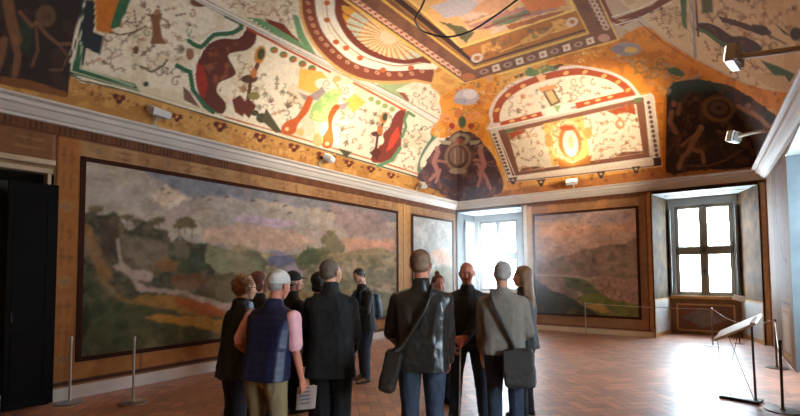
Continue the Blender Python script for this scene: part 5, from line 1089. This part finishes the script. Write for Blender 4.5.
P3 = person(267, 3.62, 1.60, 42, 'person in white cap, navy quilted vest, pink shirt and khaki trousers, seen from behind', bw=1.18, lean=.20, head_yaw=12, head_pitch=10, rh=(.27,.16,.76), lh=(-.20,.14,.94), rpole=(.3,-1,0), lpole=(-1,-.6,-.2), skin=SKINR, top=NAVY, top_name='vest', hem=.84, quilt=.004, sleeves='short', sleeve_mat=PINK, trousers=KHAKI, hair=HSILV, hair_kind='short', cap=WCAP, belly=.08, seed=3, curl=.75, fold=.006, feet=((-.13,0),(.13,0)), hand_side={1:(0,1,.2),-1:(0,1,.2)})
P4 = person(293, 5.3, 1.595, 70, 'person in black cap and dark clothes raising a camera, behind the group', head_yaw=0, rh=(.05,.34,1.42), lh=(-.02,.52,1.22), rpole=(1,0,-1), lpole=(-1,0,-1), top=OLIVE, hem=.75, trousers=BLK, hair=HDARK, hair_kind='short', cap=BCAP, seed=4, curl=.9)
P5 = person(331, 4.08, 1.70, 12, 'person in long black coat with cropped grey hair, back to the viewer', bw=1.06, head_yaw=36, head_pitch=3, rh=(.17,.22,.90), lh=(-.19,.22,.92), rpole=(.4,-1,0), lpole=(-.8,-.8,0), leg=1.3, top=BLK, top_name='coat', hem=.70, coat_flare=.015, collar=.085, trousers=BLK, hair=HGREY, seed=5, feet=((-.075,0),(.085,.0)), fold=.008)
P6 = person(320, 4.72, 1.59, 50, 'person with short dark hair half hidden behind the long black coat', head_yaw=8, rh=(.15,.25,1.0), lh=(-.15,.25,1.0), top=BLK, hem=.7, trousers=BLK, hair=HDARK, hair_kind='bob', seed=6)
P7 = person(365, 6.75, 1.64, -122, 'person in dark jacket and jeans with bowed head standing near the left mural', bw=.98, lean=.12, head_yaw=-10, head_pitch=46, rh=(.03,.26,1.20), lh=(-.08,.26,1.16), rpole=(1,-.2,-.8), lpole=(-1,-.2,-.8), top=OLIVE, hem=.80, trousers=JEANS, shoes=BRSHOE, hair=HDARK, seed=7, curl=.9, feet=((-.10,.05),(.10,-.04)))
P8 = person(421, 3.74, 1.765, 4, 'person in black leather jacket and blue jeans, nearest of the group, back to the viewer', bw=1.1, head_yaw=6, head_pitch=2, rh=(.22,.20,.80), lh=(-.18,.26,.94), rpole=(.35,-1,0), lpole=(-.7,-.9,-.1), skin=SKINR, top=LEATHER, hem=.80, collar=.065, trousers=JEANS, hair=HWARM, seed=8, fold=.009, curl=.7)
P9 = person(438, 5.6, 1.545, 165, 'person with hair in a small bun facing the viewer behind the leather jacket', head_yaw=0, rh=(.1,.22,1.0), lh=(-.1,.22,1.0), top=DBRN, hem=.7, trousers=BLK, hair=HRED, hair_kind='bun', skin=SKINR, seed=9)
P10 = person(467, 4.9, 1.685, 186, 'ruddy bald person in dark jacket and jeans facing the viewer, hands joined in front', bw=1.12, head_yaw=0, head_pitch=4, rh=(.14,.24,.88), lh=(.06,.27,.84), rpole=(1,-.6,0), lpole=(-1,-.6,0), skin=SKINR, top=DKGREEN, hem=.82, trousers=JEANS, hair=HSILV, hair_kind='fringe', seed=10, curl=.9, feet=((-.17,0),(.16,.02)))
P11 = person(502, 4.3, 1.68, 6, 'person in grey knitted jumper and jeans with silver hair before the bright window', bw=1.02, head_yaw=-20, rh=(.14,.24,.98), lh=(-.22,.08,.82), rpole=(.55,-1,0), lpole=(-.4,-1,0), top=GREYK, top_name='jumper', hem=.86, collar=.04, trousers=JEANS, hair=HSILV, seed=11, feet=((-.09,0),(.12,.02)), fold=.009)
P12 = person(523, 5.05, 1.64, -70, 'person with long blond-brown hair hidden behind the grey jumper', head_yaw=0, rh=(.1,.25,1.0), lh=(-.1,.25,1.0), top=DKGREEN, hem=.8, trousers=DJEANS, hair=HBLON, hair_kind='long', seed=12, bw=.9)

# ---- things they carry
def carried(name, label, cat, bm, m, P, parent_none=True):
    Mx = Matrix.Translation((P['g'].x, P['g'].y, 0)) @ Matrix.Rotation(P['rz'], 4, 'Z'); bb = [v.co for v in bm.verts]; c = sum(bb, Vector())/len(bb)
    for v in bm.verts: v.co -= c
    o = obj(name, bm, m); o.matrix_world = Mx @ Matrix.Translation(c); tag(o, label, cat); return o, c
# folded leaflet in the right hand of the capped person
s = P3['s']; W = P3['Wr']; dd = (P3['Wr']-P3['Er']).normalized(); q = W+dd*.13*s
bm = BM(); slab(bm, [q+Vector((-.09,.02,.03)), q+Vector((.08,.02,.07)), q+Vector((.04,.04,-.13)), q+Vector((-.12,.04,-.16))], (0,.003,0)); slab(bm, [q+Vector((-.08,.032,.04)), q+Vector((.09,.04,.06)), q+Vector((.055,.06,-.13)), q+Vector((-.10,.05,-.15))], (0,.003,0))
lf, lc = carried('leaflet', 'white folded leaflets held by the person in the navy vest', 'leaflet', bm, mat('white_paper', (.88,.87,.84), rough=.7, var=.03), P3)
bm = BM()
for k in range(5): a = q-lc+Vector((-.055,.0185,.03-.03*k)); slab(bm, [a, a+Vector((.09,0,.02)), a+Vector((.088,0,.008)), a+Vector((-.002,0,-.012))], (0,.0012,0))
obj('printed_block', bm, mat('blue_grey_print', (.55,.60,.68), rough=.7), lf)
# camera
q = P4['Wr']+Vector((0,.10,.02)); bm = BM(); box(bm, q+Vector((-.06,-.02,-.04)), q+Vector((.06,.03,.04)), .008)
co, cc_ = carried('camera', 'black camera held up by the person in the black cap', 'camera', bm, BLACKP, P4); bm = BM(); tube(bm, [q-cc_+Vector((0,.03,0)), q-cc_+Vector((0,.09,0))], .033, 16); obj('camera_lens', bm, BLACKP, co)
# shoulder bags
def shoulder_bag(P, over, bagc, size, m, label, ang=0, strapw=.022, back=-.135):
    """strap runs from the shoulder point `over` down the back to the bag centre"""
    sh, s = P['sh'], P['s']; Mx = Matrix.Translation((P['g'].x, P['g'].y, 0)) @ Matrix.Rotation(P['rz'], 4, 'Z'); c = sh(bagc)
    root = empty('shoulder_bag', Mx @ c, P['rz']); tag(root, label, 'bag'); w_, d_, h_ = size
    bm = BM(); hull(bm, [((sx*(w_/2-.03), sy*(d_/2-.02), sz*(h_/2-.035)), .035) for sx in (-1,1) for sy in (-1,1) for sz in (-1,1)]+[((0,0,-h_/2+.02), (.05,.05,.03))]); bm.transform(Matrix.Rotation(ang, 4, 'Y')); body = fuse('bag_body', bm, m, root, .011, 3, crumple(.008, 14, 3))
    bm = BM(); R = Matrix.Rotation(ang, 4, 'Y'); slab(bm, [R @ Vector(p) for p in ((-w_/2+.015,-d_/2-.018,-.02), (w_/2-.015,-d_/2-.018,-.02), (w_/2-.015,-d_/2-.018,h_/2-.01), (-w_/2+.015,-d_/2-.018,h_/2-.01))], (0,.008,0)); obj('flap', bm, m, root)
    bm = BM(); top = c+Vector((0,0,h_/2*.9)); o = sh(over)
    sg = 1 if over[0] < bagc[0] else -1
    path = [top+Vector((-sg*.03,-.02,0)), sh((bagc[0]*.55, back-.005, 1.02)), sh((over[0]*.2+bagc[0]*.15, back-.015, 1.2)), sh((over[0]*.75, back, 1.36)), sh((over[0], -.05, 1.475)), sh((over[0]*.95, .06, 1.46)), sh((over[0]*.7, .125, 1.36)), sh((over[0]*.1, .15, 1.15)), sh((bagc[0]*.6,.16,1.0)), top+Vector((0,.03,0))]
    dense = []
    for i in range(len(path)-1):
        p0, p1, p2, p3 = path[max(i-1,0)], path[i], path[i+1], path[min(i+2,len(path)-1)]
        for k in range(6):
            t = k/6; dense.append(.5*((2*p1)+(p2-p0)*t+(2*p0-5*p1+4*p2-p3)*t*t+(3*p1-p0-3*p2+p3)*t**3))
    dense.append(path[-1]); tube(bm, [p-c for p in dense], strapw*.7, 6)
    obj('strap', bm, m, root, True); return root
BAGB = mat('brown_black_bag_leather', (.15,.12,.09), rough=.5, var=.2, scale=10, bump=.3, bscale=30); BAGG = mat('charcoal_bag_canvas', (.22,.21,.20), rough=.65, var=.15, scale=12, bump=.2, bscale=60)
shoulder_bag(P8, (.09,0,0), (-.235,-.16,.81), (.13,.12,.33), BAGB, 'dark brown shoulder bag at the left hip of the leather jacket', ang=.25, back=-.150)
shoulder_bag(P11, (-.10,0,0), (.16,-.17,.76), (.27,.12,.34), BAGG, 'charcoal shoulder bag hanging behind the grey jumper', ang=-.05, back=-.150)
# backpack of the far person
sh = P7['sh']; bm = BM(); hull(bm, [(sh((x,-.20,z)), .055) for x in (-.09,.09) for z in (1.02,1.32)]+[(sh((x,-.25,z)), .04) for x in (-.07,.07) for z in (1.0,1.22)])
root = empty('backpack', P7['w'](sh((0,-.2,1.15))), P7['rz']); tag(root, 'blue-grey backpack on the bowed person near the mural', 'backpack'); c = sh((0,-.2,1.15)); bm.transform(Matrix.Translation(-c)); BPM = cloth('blue_grey_backpack_nylon', (.20,.28,.34), rough=.5); fuse('pack', bm, BPM, root, .011, 2, crumple(.006, 14))
for x in (-.10,.10):
    bm = BM(); tube(bm, [sh((x,-.16,1.08))-c, sh((x*1.25,-.02,1.05))-c+Vector((0,-.10,0)), sh((x*1.3,-.13,1.3))-c, sh((x*1.1,-.05,1.47))-c, sh((x,.09,1.40))-c, sh((x*1.1,.13,1.2))-c], .014, 6); obj('shoulder_strap', bm, BPM, root, True)
# walking stick and folded red-brown gloves of the bald person
q = P10['Wl']; bm = BM(); a = q+Vector((.02,.09,.02)); tube(bm, [a+Vector((0,0,.05)), a+Vector((.01,.02,-.3)), Vector((a.x+.02,a.y+.05,.012))], .008, 8); st, _c = carried('walking_stick', 'thin walking stick held by the bald person', 'stick', bm, mat('pale_cane', (.62,.54,.46), rough=.4), P10)
bm = BM(); hull(bm, [(a+Vector((-.05,.03,.03)), .028), (a+Vector((.05,.03,.02)), .026), (a+Vector((.0,.035,-.05)), .022)]); 
for v in bm.verts: v.co += Vector((0,.0,.0))
carried('gloves', 'bundle of red-brown gloves in the hands of the bald person', 'gloves', bm, cloth('red_brown_leather', (.62,.26,.16)), P10)
